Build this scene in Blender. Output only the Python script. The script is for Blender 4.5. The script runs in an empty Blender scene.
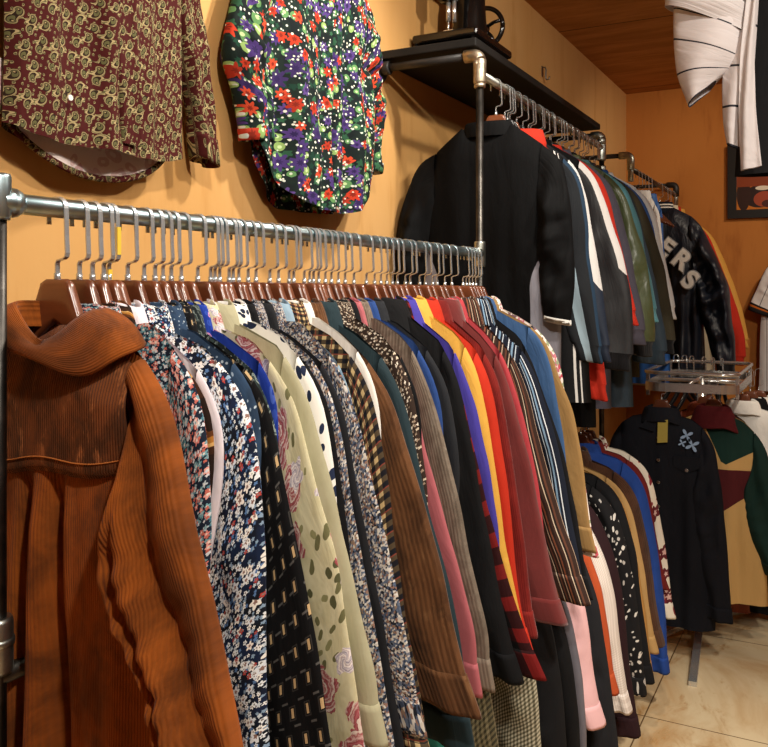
import bpy, math, random
import numpy as np
from mathutils import Vector, noise as mnoise
random.seed(7)
rng = np.random.default_rng(11)
SC = bpy.context.scene
COL = SC.collection
PI = math.pi

# ------------------------------------------------------------------ materials
def lin(h):
    h = h.lstrip('#')
    v = [int(h[i:i+2], 16)/255 for i in (0, 2, 4)]
    return tuple(c/12.92 if c <= .04045 else ((c+.055)/1.055)**2.4 for c in v) + (1.0,)

class Mat:
    """small helper around a node tree"""
    def __init__(s, name, rough=.85, spec=.25, metal=0.0, sheen=0.0):
        s.mat = bpy.data.materials.new(name); s.mat.use_nodes = True
        s.nt = s.mat.node_tree; s.n = s.nt.nodes; s.l = s.nt.links
        s.b = s.n['Principled BSDF']
        s.b.inputs['Roughness'].default_value = rough
        s.b.inputs['Specular IOR Level'].default_value = spec
        s.b.inputs['Metallic'].default_value = metal
        if sheen: s.b.inputs['Sheen Weight'].default_value = sheen
        s._uv = {}
    def put(s, sock, v):
        if v is None: return
        if isinstance(v, bpy.types.NodeSocket): s.l.new(v, sock)
        elif isinstance(v, str): sock.default_value = lin(v)
        else: sock.default_value = v
    def m(s, op, a, b=None, c=None):
        n = s.n.new('ShaderNodeMath'); n.operation = op
        s.put(n.inputs[0], a); s.put(n.inputs[1], b); s.put(n.inputs[2], c)
        return n.outputs[0]
    def vm(s, op, a, b=None):
        n = s.n.new('ShaderNodeVectorMath'); n.operation = op
        s.put(n.inputs[0], a); s.put(n.inputs[1], b)
        return n.outputs[0]
    def uv(s, name='cloth'):
        if name not in s._uv:
            n = s.n.new('ShaderNodeUVMap'); n.uv_map = name; s._uv[name] = n.outputs[0]
        return s._uv[name]
    def obj(s):
        n = s.n.new('ShaderNodeTexCoord'); return n.outputs['Object']
    def sep(s, v):
        n = s.n.new('ShaderNodeSeparateXYZ'); s.put(n.inputs[0], v); return n.outputs[0], n.outputs[1], n.outputs[2]
    def comb(s, x, y, z=0.0):
        n = s.n.new('ShaderNodeCombineXYZ'); s.put(n.inputs[0], x); s.put(n.inputs[1], y); s.put(n.inputs[2], z); return n.outputs[0]
    def mapv(s, v, sc=(1, 1, 1), loc=(0, 0, 0), rot=0.0):
        n = s.n.new('ShaderNodeMapping'); s.put(n.inputs['Vector'], v)
        n.inputs['Scale'].default_value = sc; n.inputs['Location'].default_value = loc; n.inputs['Rotation'].default_value = (0, 0, rot)
        return n.outputs[0]
    def mix(s, f, a, b, mode='MIX'):
        n = s.n.new('ShaderNodeMix'); n.data_type = 'RGBA'; n.blend_type = mode
        s.put(n.inputs[0], f); s.put(n.inputs[6], a); s.put(n.inputs[7], b)
        return n.outputs[2]
    def noise(s, v, scale, detail=3.0, rough=.55, dist=0.0):
        n = s.n.new('ShaderNodeTexNoise'); s.put(n.inputs['Vector'], v)
        n.inputs['Scale'].default_value = scale; n.inputs['Detail'].default_value = detail
        n.inputs['Roughness'].default_value = rough; n.inputs['Distortion'].default_value = dist
        return n.outputs[0]
    def vor(s, v, rand=.85, feature='F1'):
        n = s.n.new('ShaderNodeTexVoronoi'); n.voronoi_dimensions = '2D'; n.feature = feature
        s.put(n.inputs['Vector'], v); n.inputs['Scale'].default_value = 1.0; n.inputs['Randomness'].default_value = rand
        return n.outputs
    def ramp(s, f, stops, const=False):
        n = s.n.new('ShaderNodeValToRGB'); s.put(n.inputs[0], f)
        if const: n.color_ramp.interpolation = 'CONSTANT'
        e = n.color_ramp.elements
        while len(e) < len(stops): e.new(.5)
        for k, (p, c) in zip(e, stops): k.position = p; k.color = lin(c) if isinstance(c, str) else c
        return n.outputs[0]
    def gt(s, a, b): return s.m('GREATER_THAN', a, b)
    def lt(s, a, b): return s.m('LESS_THAN', a, b)
    def step(s, a, lo, hi):
        n = s.n.new('ShaderNodeMapRange'); n.interpolation_type = 'SMOOTHSTEP'
        s.put(n.inputs[0], a); n.inputs[1].default_value = lo; n.inputs[2].default_value = hi
        return n.outputs[0]
    def stripe(s, c, period, duty, ph=0.0):
        return s.lt(s.m('FRACT', s.m('MULTIPLY_ADD', c, 1/period, ph)), duty)
    def color(s, c): s.put(s.b.inputs['Base Color'], c); return s
    def bump(s, h, strength=.5, dist=.003):
        n = s.n.new('ShaderNodeBump'); n.inputs['Strength'].default_value = strength; n.inputs['Distance'].default_value = dist
        s.put(n.inputs['Height'], h); s.l.new(n.outputs[0], s.b.inputs['Normal']); return s
    def wrinkle(s, strength=.45, dist=.012, extra=None):
        v = s.uv()
        h = s.noise(s.mapv(v, (22, 7, 1)), 1.0, 4.0, .55, .6)
        if extra is not None: h = s.m('ADD', h, extra)
        return s.bump(h, strength, dist)
    def done(s): return s.mat

MATS = {}
def plain(name, c, c2=None, rough=.88, wr=.45, sheen=.0, spec=.2):
    if name in MATS: return MATS[name]
    m = Mat(name, rough, spec, sheen=sheen)
    m.color(m.mix(m.noise(m.mapv(m.uv(), (40, 40, 1)), 1.0, 5.0, .7), c, c2 or c) if c2 else c)
    m.wrinkle(wr); MATS[name] = m.done(); return MATS[name]

def flower(m, v, scale, size, keep, petals, stops, loc=(0, 0, 0), core=None, col=None, rand=.9):
    """scattered flowers on top of colour col"""
    p = m.mapv(v, (scale, scale, 1), loc)
    o = m.vor(p, rand); d, rc, pos = o['Distance'], o['Color'], o['Position']
    lx, ly, _ = m.sep(m.vm('SUBTRACT', p, pos))
    r, g, b = m.sep(rc)
    ang = m.m('MULTIPLY_ADD', r, 6.28, m.m('ARCTAN2', ly, lx))
    pet = m.m('MULTIPLY_ADD', m.m('COSINE', m.m('MULTIPLY', ang, float(petals))), .22, .78)
    sz = m.m('MULTIPLY', pet, m.m('MULTIPLY_ADD', g, size*.6, size*.6))
    mask = m.m('MULTIPLY', m.lt(d, sz), m.lt(b, keep))
    fc = m.ramp(r, stops, True)
    if core:
        fc = m.mix(m.lt(d, m.m('MULTIPLY', sz, .36)), fc, core)
    return m.mix(mask, col, fc)

def even(cols):
    k = len(cols); return [(i/k, c) for i, c in enumerate(cols)]

def floral(name, bg, layers, bg2=None, wr=.35):
    if name in MATS: return MATS[name]
    m = Mat(name, .88, .2); v = m.uv()
    c = m.mix(m.step(m.noise(m.mapv(v, (30, 30, 1)), 1.0), .4, .6), bg, bg2 or bg)
    for k, (scale, size, keep, petals, cols, core) in enumerate(layers):
        c = flower(m, v, scale, size, keep, petals, even(cols), (k*3.7+len(name)*.31, k*1.9, 0), core, c)
    m.color(c); m.wrinkle(wr); MATS[name] = m.done(); return MATS[name]

def cord(name, c, c2, wale=.0045, wr=.5, mott=16, hi=None):
    if name in MATS: return MATS[name]
    m = Mat(name, .92, .12, sheen=.08); v = m.uv(); u, w, _ = m.sep(v)
    ridge = m.m('MULTIPLY_ADD', m.m('SINE', m.m('MULTIPLY', u, 2*PI/wale)), .5, .5)
    n = m.noise(m.mapv(v, (mott, mott*.6, 1)), 1.0, 6.0, .68, .4)
    base = m.mix(m.step(n, .36, .64), c2, c)
    if hi: base = m.mix(m.step(m.noise(m.mapv(v, (55, 18, 1), (3, 1, 0)), 1.0, 5.0, .7), .56, .72), base, hi)
    c = m.mix(m.m('MULTIPLY_ADD', ridge, -.16, .16), base, m.mix(.55, base, '#1a0d06'))
    m.color(c); m.wrinkle(wr, .012, m.m('MULTIPLY', ridge, .12)); MATS[name] = m.done(); return MATS[name]

def speckle(name, cols, scale, wr=.3, second=None):
    if name in MATS: return MATS[name]
    m = Mat(name, .9, .2); v = m.uv(); p = m.mapv(v, (scale, scale, 1))
    o = m.vor(p, 1.0); r, g, b = m.sep(o['Color'])
    m.color(m.ramp(r, even(cols), True)); m.wrinkle(wr); MATS[name] = m.done(); return MATS[name]

def stripes(name, seq, period, rot=0.0, wr=.4, wob=.0):
    """seq: [(start, colour)] across one period"""
    if name in MATS: return MATS[name]
    m = Mat(name, .88, .2); v = m.mapv(m.uv(), (1, 1, 1), (0, 0, 0), rot); u, w, _ = m.sep(v)
    if wob: u = m.m('ADD', u, m.m('MULTIPLY', m.noise(m.mapv(v, (9, 5, 1)), 1.0), wob))
    f = m.m('FRACT', m.m('MULTIPLY', u, 1/period))
    m.color(m.ramp(f, seq, True)); m.wrinkle(wr); MATS[name] = m.done(); return MATS[name]

def check(name, c0, c1, c2, period, duty=.5, wr=.35, soft=None, thin=None):
    """two-way check: c0 both off, c1 one on, c2 both on"""
    if name in MATS: return MATS[name]
    m = Mat(name, .9, .2); u, w, _ = m.sep(m.uv())
    a = m.stripe(u, period, duty); b = m.stripe(w, period, duty, .3)
    k = m.m('MULTIPLY', m.m('ADD', a, b), .5)
    c = m.ramp(k, [(0, c0), (.3, c1), (.8, c2)], True)
    if thin:
        c = m.mix(m.m('MAXIMUM', m.stripe(u, period*2, .06, .2), m.stripe(w, period*2, .06, .7)), c, thin)
    m.color(c); m.wrinkle(wr); MATS[name] = m.done(); return MATS[name]

def paisley(name, bg, rim, fill, dark, scale, wr=.4):
    if name in MATS: return MATS[name]
    m = Mat(name, .88, .2); v = m.uv(); c = bg
    for k, (sc, keep, sz) in enumerate(((scale*2.4, .9, .30), (scale, 1.0, .62))):
        p = m.mapv(v, (sc, sc*.92, 1), (k*4.3, k*2.2, 0), .25)
        o = m.vor(p, .42); pos, rc = o['Position'], o['Color']; r, g, b = m.sep(rc)
        lx, ly, _ = m.sep(m.vm('SUBTRACT', p, pos))
        rad = m.m('SQRT', m.m('ADD', m.m('MULTIPLY', lx, lx), m.m('MULTIPLY', ly, ly)))
        ang = m.m('ADD', m.m('ARCTAN2', ly, lx), m.m('MULTIPLY_ADD', rad, 3.2, m.m('MULTIPLY', m.gt(r, .5), PI)))
        lobe = m.m('POWER', m.m('MULTIPLY_ADD', m.m('COSINE', ang), .5, .5), 3.4)
        R = m.m('MULTIPLY_ADD', lobe, sz*1.1, sz*.30)
        q = m.m('DIVIDE', rad, R)
        col = m.ramp(q, [(0, rim), (.1, dark), (.2, fill), (.42, dark), (.58, rim), (.70, fill), (.79, rim), (.9, dark)], True)
        c = m.mix(m.m('MULTIPLY', m.lt(q, 1.0), m.lt(b, keep)), c, col)
    m.color(c); m.wrinkle(wr); MATS[name] = m.done(); return MATS[name]

def brickprint(name, bg, mark, rim):
    m = Mat(name, .88, .2); v = m.uv(); u, w, _ = m.sep(v)
    def rects(pu, pv, hw, hh, ph):
        row = m.m('FLOOR', m.m('MULTIPLY_ADD', w, 1/pv, ph))
        fu = m.m('SUBTRACT', m.m('FRACT', m.m('ADD', m.m('MULTIPLY_ADD', u, 1/pu, ph), m.m('MULTIPLY', row, .37))), .5)
        fv = m.m('SUBTRACT', m.m('FRACT', m.m('MULTIPLY_ADD', w, 1/pv, ph)), .5)
        du, dv = m.m('ABSOLUTE', m.m('MULTIPLY', fu, pu)), m.m('ABSOLUTE', m.m('MULTIPLY', fv, pv))
        f = lambda g: m.m('MULTIPLY', m.lt(du, hw+g), m.lt(dv, hh+g))
        return f(0.0), f(.0026), f(.0014)
    a, ar, ai = rects(.021, .030, .0017, .0052, .1)
    b, br, bi = rects(.023, .026, .0042, .0012, .57)
    c = m.mix(m.m('MULTIPLY', m.m('SUBTRACT', ar, ai), .6), bg, rim)
    c = m.mix(b, c, '#5b5a58'); c = m.mix(a, c, mark)
    m.color(c); m.wrinkle(.3); return m.done()

def norm_stripe(name, base, bands, wr=.35, rough=.8, spec=.25, axis=0, tmax=9):
    """bands in the normalised coordinate of a panel: (lo, hi, colour)"""
    if name in MATS: return MATS[name]
    m = Mat(name, rough, spec); x = m.sep(m.uv('norm'))[axis]; c = base
    for lo, hi, col in bands:
        c = m.mix(m.m('MULTIPLY', m.m('MULTIPLY', m.gt(x, lo), m.lt(x, hi)), m.lt(m.m('ADD', m.sep(m.uv('norm'))[1-axis], m.m('MULTIPLY', x, .5)), tmax)), c, col)
    m.color(c); m.wrinkle(wr); MATS[name] = m.done(); return MATS[name]

def metal(name, c, rough=.25, c2=None):
    if name in MATS: return MATS[name]
    m = Mat(name, rough, .5, 1.0)
    m.color(m.mix(m.step(m.noise(m.mapv(m.obj(), (30, 30, 30)), 1.0, 5), .4, .65), c, c2) if c2 else c)
    MATS[name] = m.done(); return MATS[name]

def hard(name, c, rough=.5, spec=.4, c2=None, sc=20):
    if name in MATS: return MATS[name]
    m = Mat(name, rough, spec)
    m.color(m.mix(m.step(m.noise(m.mapv(m.obj(), (sc, sc, sc)), 1.0, 5), .35, .65), c, c2) if c2 else c)
    MATS[name] = m.done(); return MATS[name]

# ------------------------------------------------------------------ mesh helpers
def mesh_obj(name, grids, mat, parent=None, smooth=True):
    """grids: list of dict(P=(r,c,3), UV=(r,c,2), N=(r,c,2)) or dict(V=[...], F=[...]) -> ONE mesh object"""
    V, F, UV, NV = [], [], [], []
    off = 0
    for g in grids:
        if 'P' in g:
            P = np.asarray(g['P'], float); r, c, _ = P.shape
            V.append(P.reshape(-1, 3)); idx = np.arange(r*c).reshape(r, c)+off
            q = np.stack([idx[:-1, :-1], idx[:-1, 1:], idx[1:, 1:], idx[1:, :-1]], -1).reshape(-1, 4)
            if g.get('flip'): q = q[:, ::-1]
            F += q.tolist()
            UV.append(np.asarray(g['UV'], float).reshape(-1, 2) if 'UV' in g else P.reshape(-1, 3)[:, [0, 2]])
            NV.append(np.asarray(g['N'], float).reshape(-1, 2) if 'N' in g else np.zeros((r*c, 2)))
            off += r*c
        else:
            P = np.asarray(g['V'], float); V.append(P)
            F += [[i+off for i in f] for f in g['F']]
            UV.append(P[:, [0, 2]]); NV.append(np.zeros((len(P), 2))); off += len(P)
    V = np.concatenate(V); UV = np.concatenate(UV); NV = np.concatenate(NV)
    me = bpy.data.meshes.new(name)
    me.from_pydata(V.tolist(), [], F)
    li = np.empty(len(me.loops), int); me.loops.foreach_get('vertex_index', li)
    for nm, a in (('cloth', UV), ('norm', NV)):
        l = me.uv_layers.new(name=nm); l.data.foreach_set('uv', a[li].astype(np.float32).ravel())
    if smooth: me.polygons.foreach_set('use_smooth', [True]*len(me.polygons))
    me.validate(); me.update()
    if mat: me.materials.append(mat)
    o = bpy.data.objects.new(name, me); COL.objects.link(o)
    if parent: o.parent = parent
    return o

def tag(o, label=None, cat=None, group=None, kind=None):
    for k, v in (('label', label), ('category', cat), ('group', group), ('kind', kind)):
        if v: o[k] = v
    return o

def root(name, label, cat, loc=(0, 0, 0), rz=0.0, group=None):
    o = bpy.data.objects.new(name, None); COL.objects.link(o); o.empty_display_size = .05
    o.location = loc; o.rotation_euler = (0, 0, rz); return tag(o, label, cat, group)

def box_g(x0, x1, y0, y1, z0, z1):
    return dict(V=[(x, y, z) for x in (x0, x1) for y in (y0, y1) for z in (z0, z1)],
                F=[(0, 1, 3, 2), (4, 6, 7, 5), (0, 4, 5, 1), (2, 3, 7, 6), (0, 2, 6, 4), (1, 5, 7, 3)])

def bevel(o, w=.003, seg=2):
    md = o.modifiers.new('bevel', 'BEVEL'); md.width = w; md.segments = seg; md.limit_method = 'ANGLE'; return o

def frames(pts):
    pts = np.asarray(pts, float); t = np.gradient(pts, axis=0); t /= np.linalg.norm(t, axis=1)[:, None]+1e-12
    up = np.array([0, 0, 1.]) if abs(t[0][2]) < .9 else np.array([1., 0, 0])
    n = np.cross(up, t[0]); n /= np.linalg.norm(n); N, B = [], []
    for k in range(len(pts)):
        n = n-t[k]*np.dot(n, t[k]); n /= np.linalg.norm(n)+1e-12
        N.append(n); B.append(np.cross(t[k], n))
    return pts, np.array(N), np.array(B)

def tube_g(pts, r, seg=14, cap=True, flat=None):
    """round tube along pts; r scalar or list; flat=(a,b) gives an elliptical/strip section"""
    pts, N, B = frames(pts); k = len(pts)
    r = np.full(k, r) if np.isscalar(r) else np.asarray(r, float)
    a = np.linspace(0, 2*PI, seg+1)
    ca, sa = (np.cos(a), np.sin(a))
    fa, fb = flat or (1, 1)
    P = pts[:, None, :]+r[:, None, None]*(fa*ca[None, :, None]*N[:, None, :]+fb*sa[None, :, None]*B[:, None, :])
    if cap:
        P = np.concatenate([np.repeat(pts[:1, None, :], seg+1, 1), P, np.repeat(pts[-1:, None, :], seg+1, 1)], 0)
    return dict(P=P)

def arc_pts(c, r, a0, a1, n, ax, ay):
    c, ax, ay = np.array(c), np.array(ax), np.array(ay)
    return [c+r*(math.cos(t)*ax+math.sin(t)*ay) for t in np.linspace(a0, a1, n)]

def sphere_g(c, r, seg=14, ring=9, sc=(1, 1, 1)):
    th = np.linspace(0, PI, ring)[:, None]; ph = np.linspace(0, 2*PI, seg+1)[None, :]
    P = np.stack([np.sin(th)*np.cos(ph)*sc[0], np.sin(th)*np.sin(ph)*sc[1], np.cos(th)*np.ones_like(ph)*sc[2]], -1)*r+np.array(c)
    return dict(P=P)

def cyl_g(p0, p1, r, seg=16, rim=.0):
    p0, p1 = np.array(p0, float), np.array(p1, float); d = p1-p0
    if rim: return tube_g([p0, p0+d*.001, p0+d*.08, p0+d*.5, p0+d*.92, p0+d*.999, p1], [r*.8, r*.92, r, r, r, r*.92, r*.8], seg)
    return tube_g([p0, p0+d*.5, p1], r, seg)

def resample(pts, n):
    pts = np.asarray(pts, float); s = np.r_[0, np.cumsum(np.linalg.norm(np.diff(pts, axis=0), axis=1))]
    k = max(60, 6*len(pts)); q = np.linspace(0, s[-1], k)
    D = np.stack([np.interp(q, s, pts[:, i]) for i in range(pts.shape[1])], -1)
    w = 7
    for _ in range(2):                                # smooth the polyline, ends fixed
        pad = np.concatenate([2*D[:1]-D[1:w+1][::-1], D, 2*D[-1:]-D[-w-1:-1][::-1]])
        D2 = np.stack([np.convolve(pad[:, i], np.ones(w)/w, 'same')[w:-w] for i in range(D.shape[1])], -1)
        D2[0], D2[-1] = D[0], D[-1]; D = D2
    s = np.r_[0, np.cumsum(np.linalg.norm(np.diff(D, axis=0), axis=1))]
    q = np.linspace(0, s[-1], n)
    return np.stack([np.interp(q, s, D[:, i]) for i in range(D.shape[1])], -1)

def nz(x, y, seed):
    return mnoise.noise(Vector((float(x), float(y), seed*7.13)))

NZ = np.vectorize(nz)

# ------------------------------------------------------------------ garments
BASE = [(.05, -.135), (.11, -.157), (.158, -.192), (.19, -.25), (.208, -.33), (.235, -.45), (.262, -.58), (.286, -.70), (.30, -.80), (.305, -.95), (.31, -1.2)]
JBASE = [(.06, -.118), (.14, -.172), (.19, -.215), (.222, -.30), (.255, -.45), (.285, -.60), (.30, -.75), (.305, -.95), (.31, -1.2)]

def full_profile(pts, base, stay=False):
    """outer silhouette of shoulder and sleeve, continued below the given points by the usual cut"""
    if not pts: return list(base)
    p = [base[0]]+[q for q in pts if q[0] > base[0][0]+.005]
    lx, lz = p[-1]
    bz = np.array([-b[1] for b in base]); bx = np.array([b[0] for b in base])
    dx = lx-np.interp(-lz, bz, bx)
    for b in base:
        if b[1] < lz-.05: p.append((lx-.06*(lz-b[1]) if stay else b[0]+dx*math.exp((b[1]-lz)*1.5), b[1]))
    return p

def garment(name, label, cat, loc, mat, rz=0.0, group=None, prof=None, base=BASE, cuff=-.74, hem=-.74, tf=.01, tb=.01,
            collar='shirt', cmat=None, smat=None, kmat=None, seed=1, lim=.265, cw=.085, sw=.115, inner=None, dens=1.0, rough=1.0, ry=None,
            body_w=None, tail=0.0, folds=1.0, sleeves=(1, -1), armpit=.16, cuff_h=.05, hemband=None, lprof=None, rib=False, sl_tf=None, sl_y=None, xs=.15, slant=.012, stay=False, colh=1.0, creases=(), screase=()):
    R = root(name, label, cat, loc, rz, group)
    cmat, smat = cmat or mat, smat or mat; kmat = kmat or smat
    P = full_profile(prof, base, stay)
    px = np.array([p[0] for p in P]); pz = np.array([p[1] for p in P])
    k = int(np.argmax(px > xs)); f = (xs-px[k-1])/(px[k]-px[k-1]); zs = pz[k-1]+f*(pz[k]-pz[k-1])
    nb = base[0]
    # --- body
    n, m = int(34*dens), int(26*dens)
    a = np.concatenate([np.linspace(-1, 1, m), np.linspace(1, -1, m)])
    front = np.concatenate([np.ones(m), np.zeros(m)])
    s = np.linspace(0, 1, n)**.9
    xo = np.r_[0, nb[0], px[1:k], xs]; zo = np.r_[nb[1]-.02, nb[1], pz[1:k], zs]
    bw = body_w or ((.16, .170, .145) if stay else (.165, .178, .195))
    S, A = np.meshgrid(s, a, indexing='ij'); Fr = np.meshgrid(s, front, indexing='ij')[1]
    W = np.interp(S, [0, .25, 1], [xs-.002, bw[1], bw[2]]); W = W*(1+.01*np.sin(S*9+seed))
    X = A*W
    zt = np.interp(np.abs(A)*(xs-.002), xo, zo)
    hz = hem+tail*np.abs(A)**4
    Z = zt*(1-S)+hz*S
    edge = np.sqrt(np.clip(1-np.abs(A)**2.6, 0, 1))
    rise = np.clip(S/.10, 0, 1)**.6
    low = .35+.65*rise
    T = np.where(Fr > .5, -tf, tb)
    fold = (np.sin(A*(5.1+seed % 3)+seed*1.7+S*1.2)+.6*np.sin(A*(11.3+seed % 2)+seed*.9-S*.8)+.35*np.sin(A*23+seed*2.2+S*2))*np.clip((S-.12)*1.6, 0, 1)
    Y = T*edge*low*(1+.28*folds*fold)
    cr = NZ(X*9+seed*3, Z*6, seed+Fr*.37)
    Y += np.where(Fr > .5, -1, 1)*edge*np.minimum(tf, .02)*.55*rough*cr*np.clip(S*5, 0, 1)
    for cx, cd, cwid, s0 in creases:
        Y += Fr*cd*np.exp(-((X-cx-.006*np.sin(S*6))/cwid)**2)*np.clip((S-s0)*9, 0, 1)-Fr*cd*.35*np.exp(-((X-cx-cwid*2.2)/(cwid*1.6))**2)*np.clip((S-s0)*9, 0, 1)
    UV = np.stack([X+(1-Fr)*.41+seed*.13, Z+seed*.07], -1); NV = np.stack([(A+1)/2, S], -1)
    g = dict(P=np.stack([X, Y, Z], -1), UV=UV, N=NV)
    body = mesh_obj('body', [g], mat, R)
    if hemband:
        r0 = np.stack([X, Y, Z], -1)[-1]
        rows = [r0, r0*np.array([1.0, 1.15, 1])+np.array([0, 0, -.004]), r0*np.array([.97, 1.15, 1])+np.array([0, 0, -.05]), r0*np.array([.95, .8, 1])+np.array([0, 0, -.055]), r0*np.array([.9, .3, 1])+np.array([0, 0, -.045])]
        mesh_obj('hem_band', [dict(P=np.array(rows), UV=np.stack([np.tile(r0[:, 0], (5, 1)), np.tile(np.linspace(0, -.06, 5)[:, None], (1, len(r0)))], -1))], hemband, R)
    # --- sleeves
    for sg in sleeves:
        q = [(xs, zs)]
        src = P if sg > 0 or lprof is None else full_profile(lprof, base)
        for (x, z) in src:
            if x > xs+.004 and z < zs-.004 and z > cuff+.008:
                q.append((min(x, lim) if sg < 0 else x, z))
        qx = np.interp(-cuff, [-p[1] for p in src], [p[0] for p in src])
        if sg < 0: qx = min(qx, lim)
        q.append((qx, cuff))
        ns, nc = int(30*dens), int(24*dens)
        out = resample(q, ns)
        ic = (qx-cw, cuff+slant)
        if inner and sg > 0: iq = inner+[ic]
        else:
            iq = [(xs-.01, zs-armpit)]
            for zz in np.linspace(zs-armpit, cuff, 6)[1:-1]:
                xx = np.interp(-zz, [-p[1] for p in q], [p[0] for p in q]); fr = (zz-(zs-armpit))/(cuff-(zs-armpit))
                iq.append((xx-(sw*(1-fr)+cw*fr)-.012*math.sin(fr*PI), zz))
            iq.append(ic)
        inn = resample(iq, ns)
        th = np.linspace(0, 2*PI, nc+1)
        b = (1-np.cos(th))/2; t = np.linspace(0, 1, ns)
        B, TT = np.meshgrid(b, t)[0], np.meshgrid(b, t)[1]; TH = np.meshgrid(th, t)[0]
        XX = out[:, None, 0]*(1-b)+inn[:, None, 0]*b; ZZ = out[:, None, 1]*(1-b)+inn[:, None, 1]*b
        hf = sl_tf or tf; tt = np.where(np.sin(TH) < 0, hf*1.02, tb*.92)*(.72+.28*np.clip(TT*5, 0, 1))*(1-.12*TT)
        sn = np.sin(TH); shp = np.sign(sn)*np.abs(sn)**.75
        YY = shp*tt + (sl_y if sl_y is not None else -.12*tf)*np.clip(TT*3, 0, 1)
        fo = np.sin(B*9+seed+TT*3)*.20*folds+.45*rough*NZ(XX*26+seed, ZZ*11, seed+5.5+sg)
        YY = YY*(1+fo*np.abs(sn))
        el = (.35+np.exp(-((TT-.5)/.2)**2))*NZ(XX*14+ZZ*9+seed, ZZ*46-XX*20, seed+8.8)*.17*rough
        YY = YY*(1+el*np.abs(sn))
        for cb_, cd, cwid in screase:
            YY += (sn < 0)*cd*np.exp(-((B-cb_-.03*np.sin(TT*5))/cwid)**2)*np.clip(TT*5-.6, 0, 1)
        XX = XX+.0035*rough*NZ(ZZ*10+seed, TT*2, seed+2.2)*np.clip(TT*4, 0, 1)
        wid = np.linalg.norm(out-inn, axis=1)[:, None]
        L = np.r_[0, np.cumsum(np.linalg.norm(np.diff((out+inn)/2, axis=0), axis=1))][:, None]
        UVs = np.stack([(b[None, :]*wid*np.where(sn < 0, 1, -1))+.7+seed*.17+sg*.3, -L+0*XX+seed*.05], -1)
        grid = np.stack([sg*XX, YY, ZZ], -1)
        NVs = np.stack([B, TT], -1)
        so = mesh_obj('sleeve', [dict(P=grid, UV=UVs, N=NVs, flip=sg < 0)], smat, R)
        # --- cuff
        r0 = grid[-1]; c = r0.mean(0); d = (grid[-1]-grid[-4]).mean(0); d /= np.linalg.norm(d)+1e-9
        sq = np.array([1, 1, 1.])
        def ring(sx, sy, l): return c+(r0-c)*np.array([sx, sy, sx])+d*l
        if rib: rows = [ring(1, 1, 0), ring(.9, .95, .006), ring(.82, .9, .018), ring(.82, .9, .045), ring(.76, .6, .05), ring(.7, .4, .03)]
        else: rows = [ring(1, 1, -.003), ring(1.035, 1.12, -.003), ring(1.04, 1.14, .006), ring(1.05, 1.12, cuff_h-.008), ring(1.04, 1.06, cuff_h), ring(.97, .85, cuff_h), ring(.94, .7, cuff_h*.5)]
        ll = np.linspace(0, cuff_h, len(rows))[:, None]
        cu = mesh_obj('cuff', [dict(P=np.array(rows), UV=np.stack([UVs[-1][None, :, 0]+0*ll, -ll+UVs[-1][None, :, 1]], -1), N=np.stack([np.tile(b, (len(rows), 1)), np.ones((len(rows), len(b)))], -1), flip=sg < 0)], kmat, so)
    # --- collar
    if collar != 'none':
        rx = nb[0]+.006; cy = ry if ry else float(np.clip(1.25*max(tf, tb), .012, .036))
        ph = np.linspace(-2.55, 2.55, 44); rows = []
        if collar == 'shirt':
            prof_c = [(.92, -.02), (.97, .008), (1.0, .024), (1.04, .031), (1.11, .030), (1.22, .018), (1.34, -.002), (1.45, -.021), (1.44, -.025), (1.36, -.016)]
        elif collar == 'big':
            prof_c = [(.9, -.02), (.97, .008), (1.0, .026), (1.05, .034), (1.15, .032), (1.34, .012), (1.6, -.016), (1.85, -.044), (1.83, -.05), (1.6, -.034)]
        elif collar == 'hood':
            prof_c = [(.9, -.03), (1.05, .0), (1.35, .02), (1.6, .01), (1.75, -.03), (1.65, -.07), (1.4, -.09)]
        else:                                           # ribbed or stand collar
            prof_c = [(1.05, -.02), (1.04, .0), (1.0, .018), (.97, .03), (.93, .034), (.89, .028), (.88, .0), (.88, -.02)]
        for (q, h) in prof_c:
            x = rx*q*np.sin(ph); y = -cy*(1+(q-1)*1.3)*np.cos(ph)
            drop = np.clip(np.abs(x)-rx*.75, 0, 1)*(.36 if collar in ('shirt', 'big') else .1)
            pt = 0.012*np.clip((np.abs(ph)-1.9)/.6, 0, 1)*(q > 1.2)
            z = nb[1]+h*(colh if h > 0 else 1)-drop-pt-.002*np.cos(ph)+.003*np.sin(ph*4+seed)*(q-.9)
            rows.append(np.stack([x, y, z], -1))
        L = np.r_[0, np.cumsum([math.dist(prof_c[i], prof_c[i+1])*.3 for i in range(len(prof_c)-1)])]
        UVc = np.stack([np.tile(ph*rx, (len(rows), 1))+seed*.2, np.tile(L[:, None], (1, len(ph)))], -1)
        mesh_obj('collar', [dict(P=np.array(rows), UV=UVc, flip=True)], cmat, R)
    return R

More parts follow.
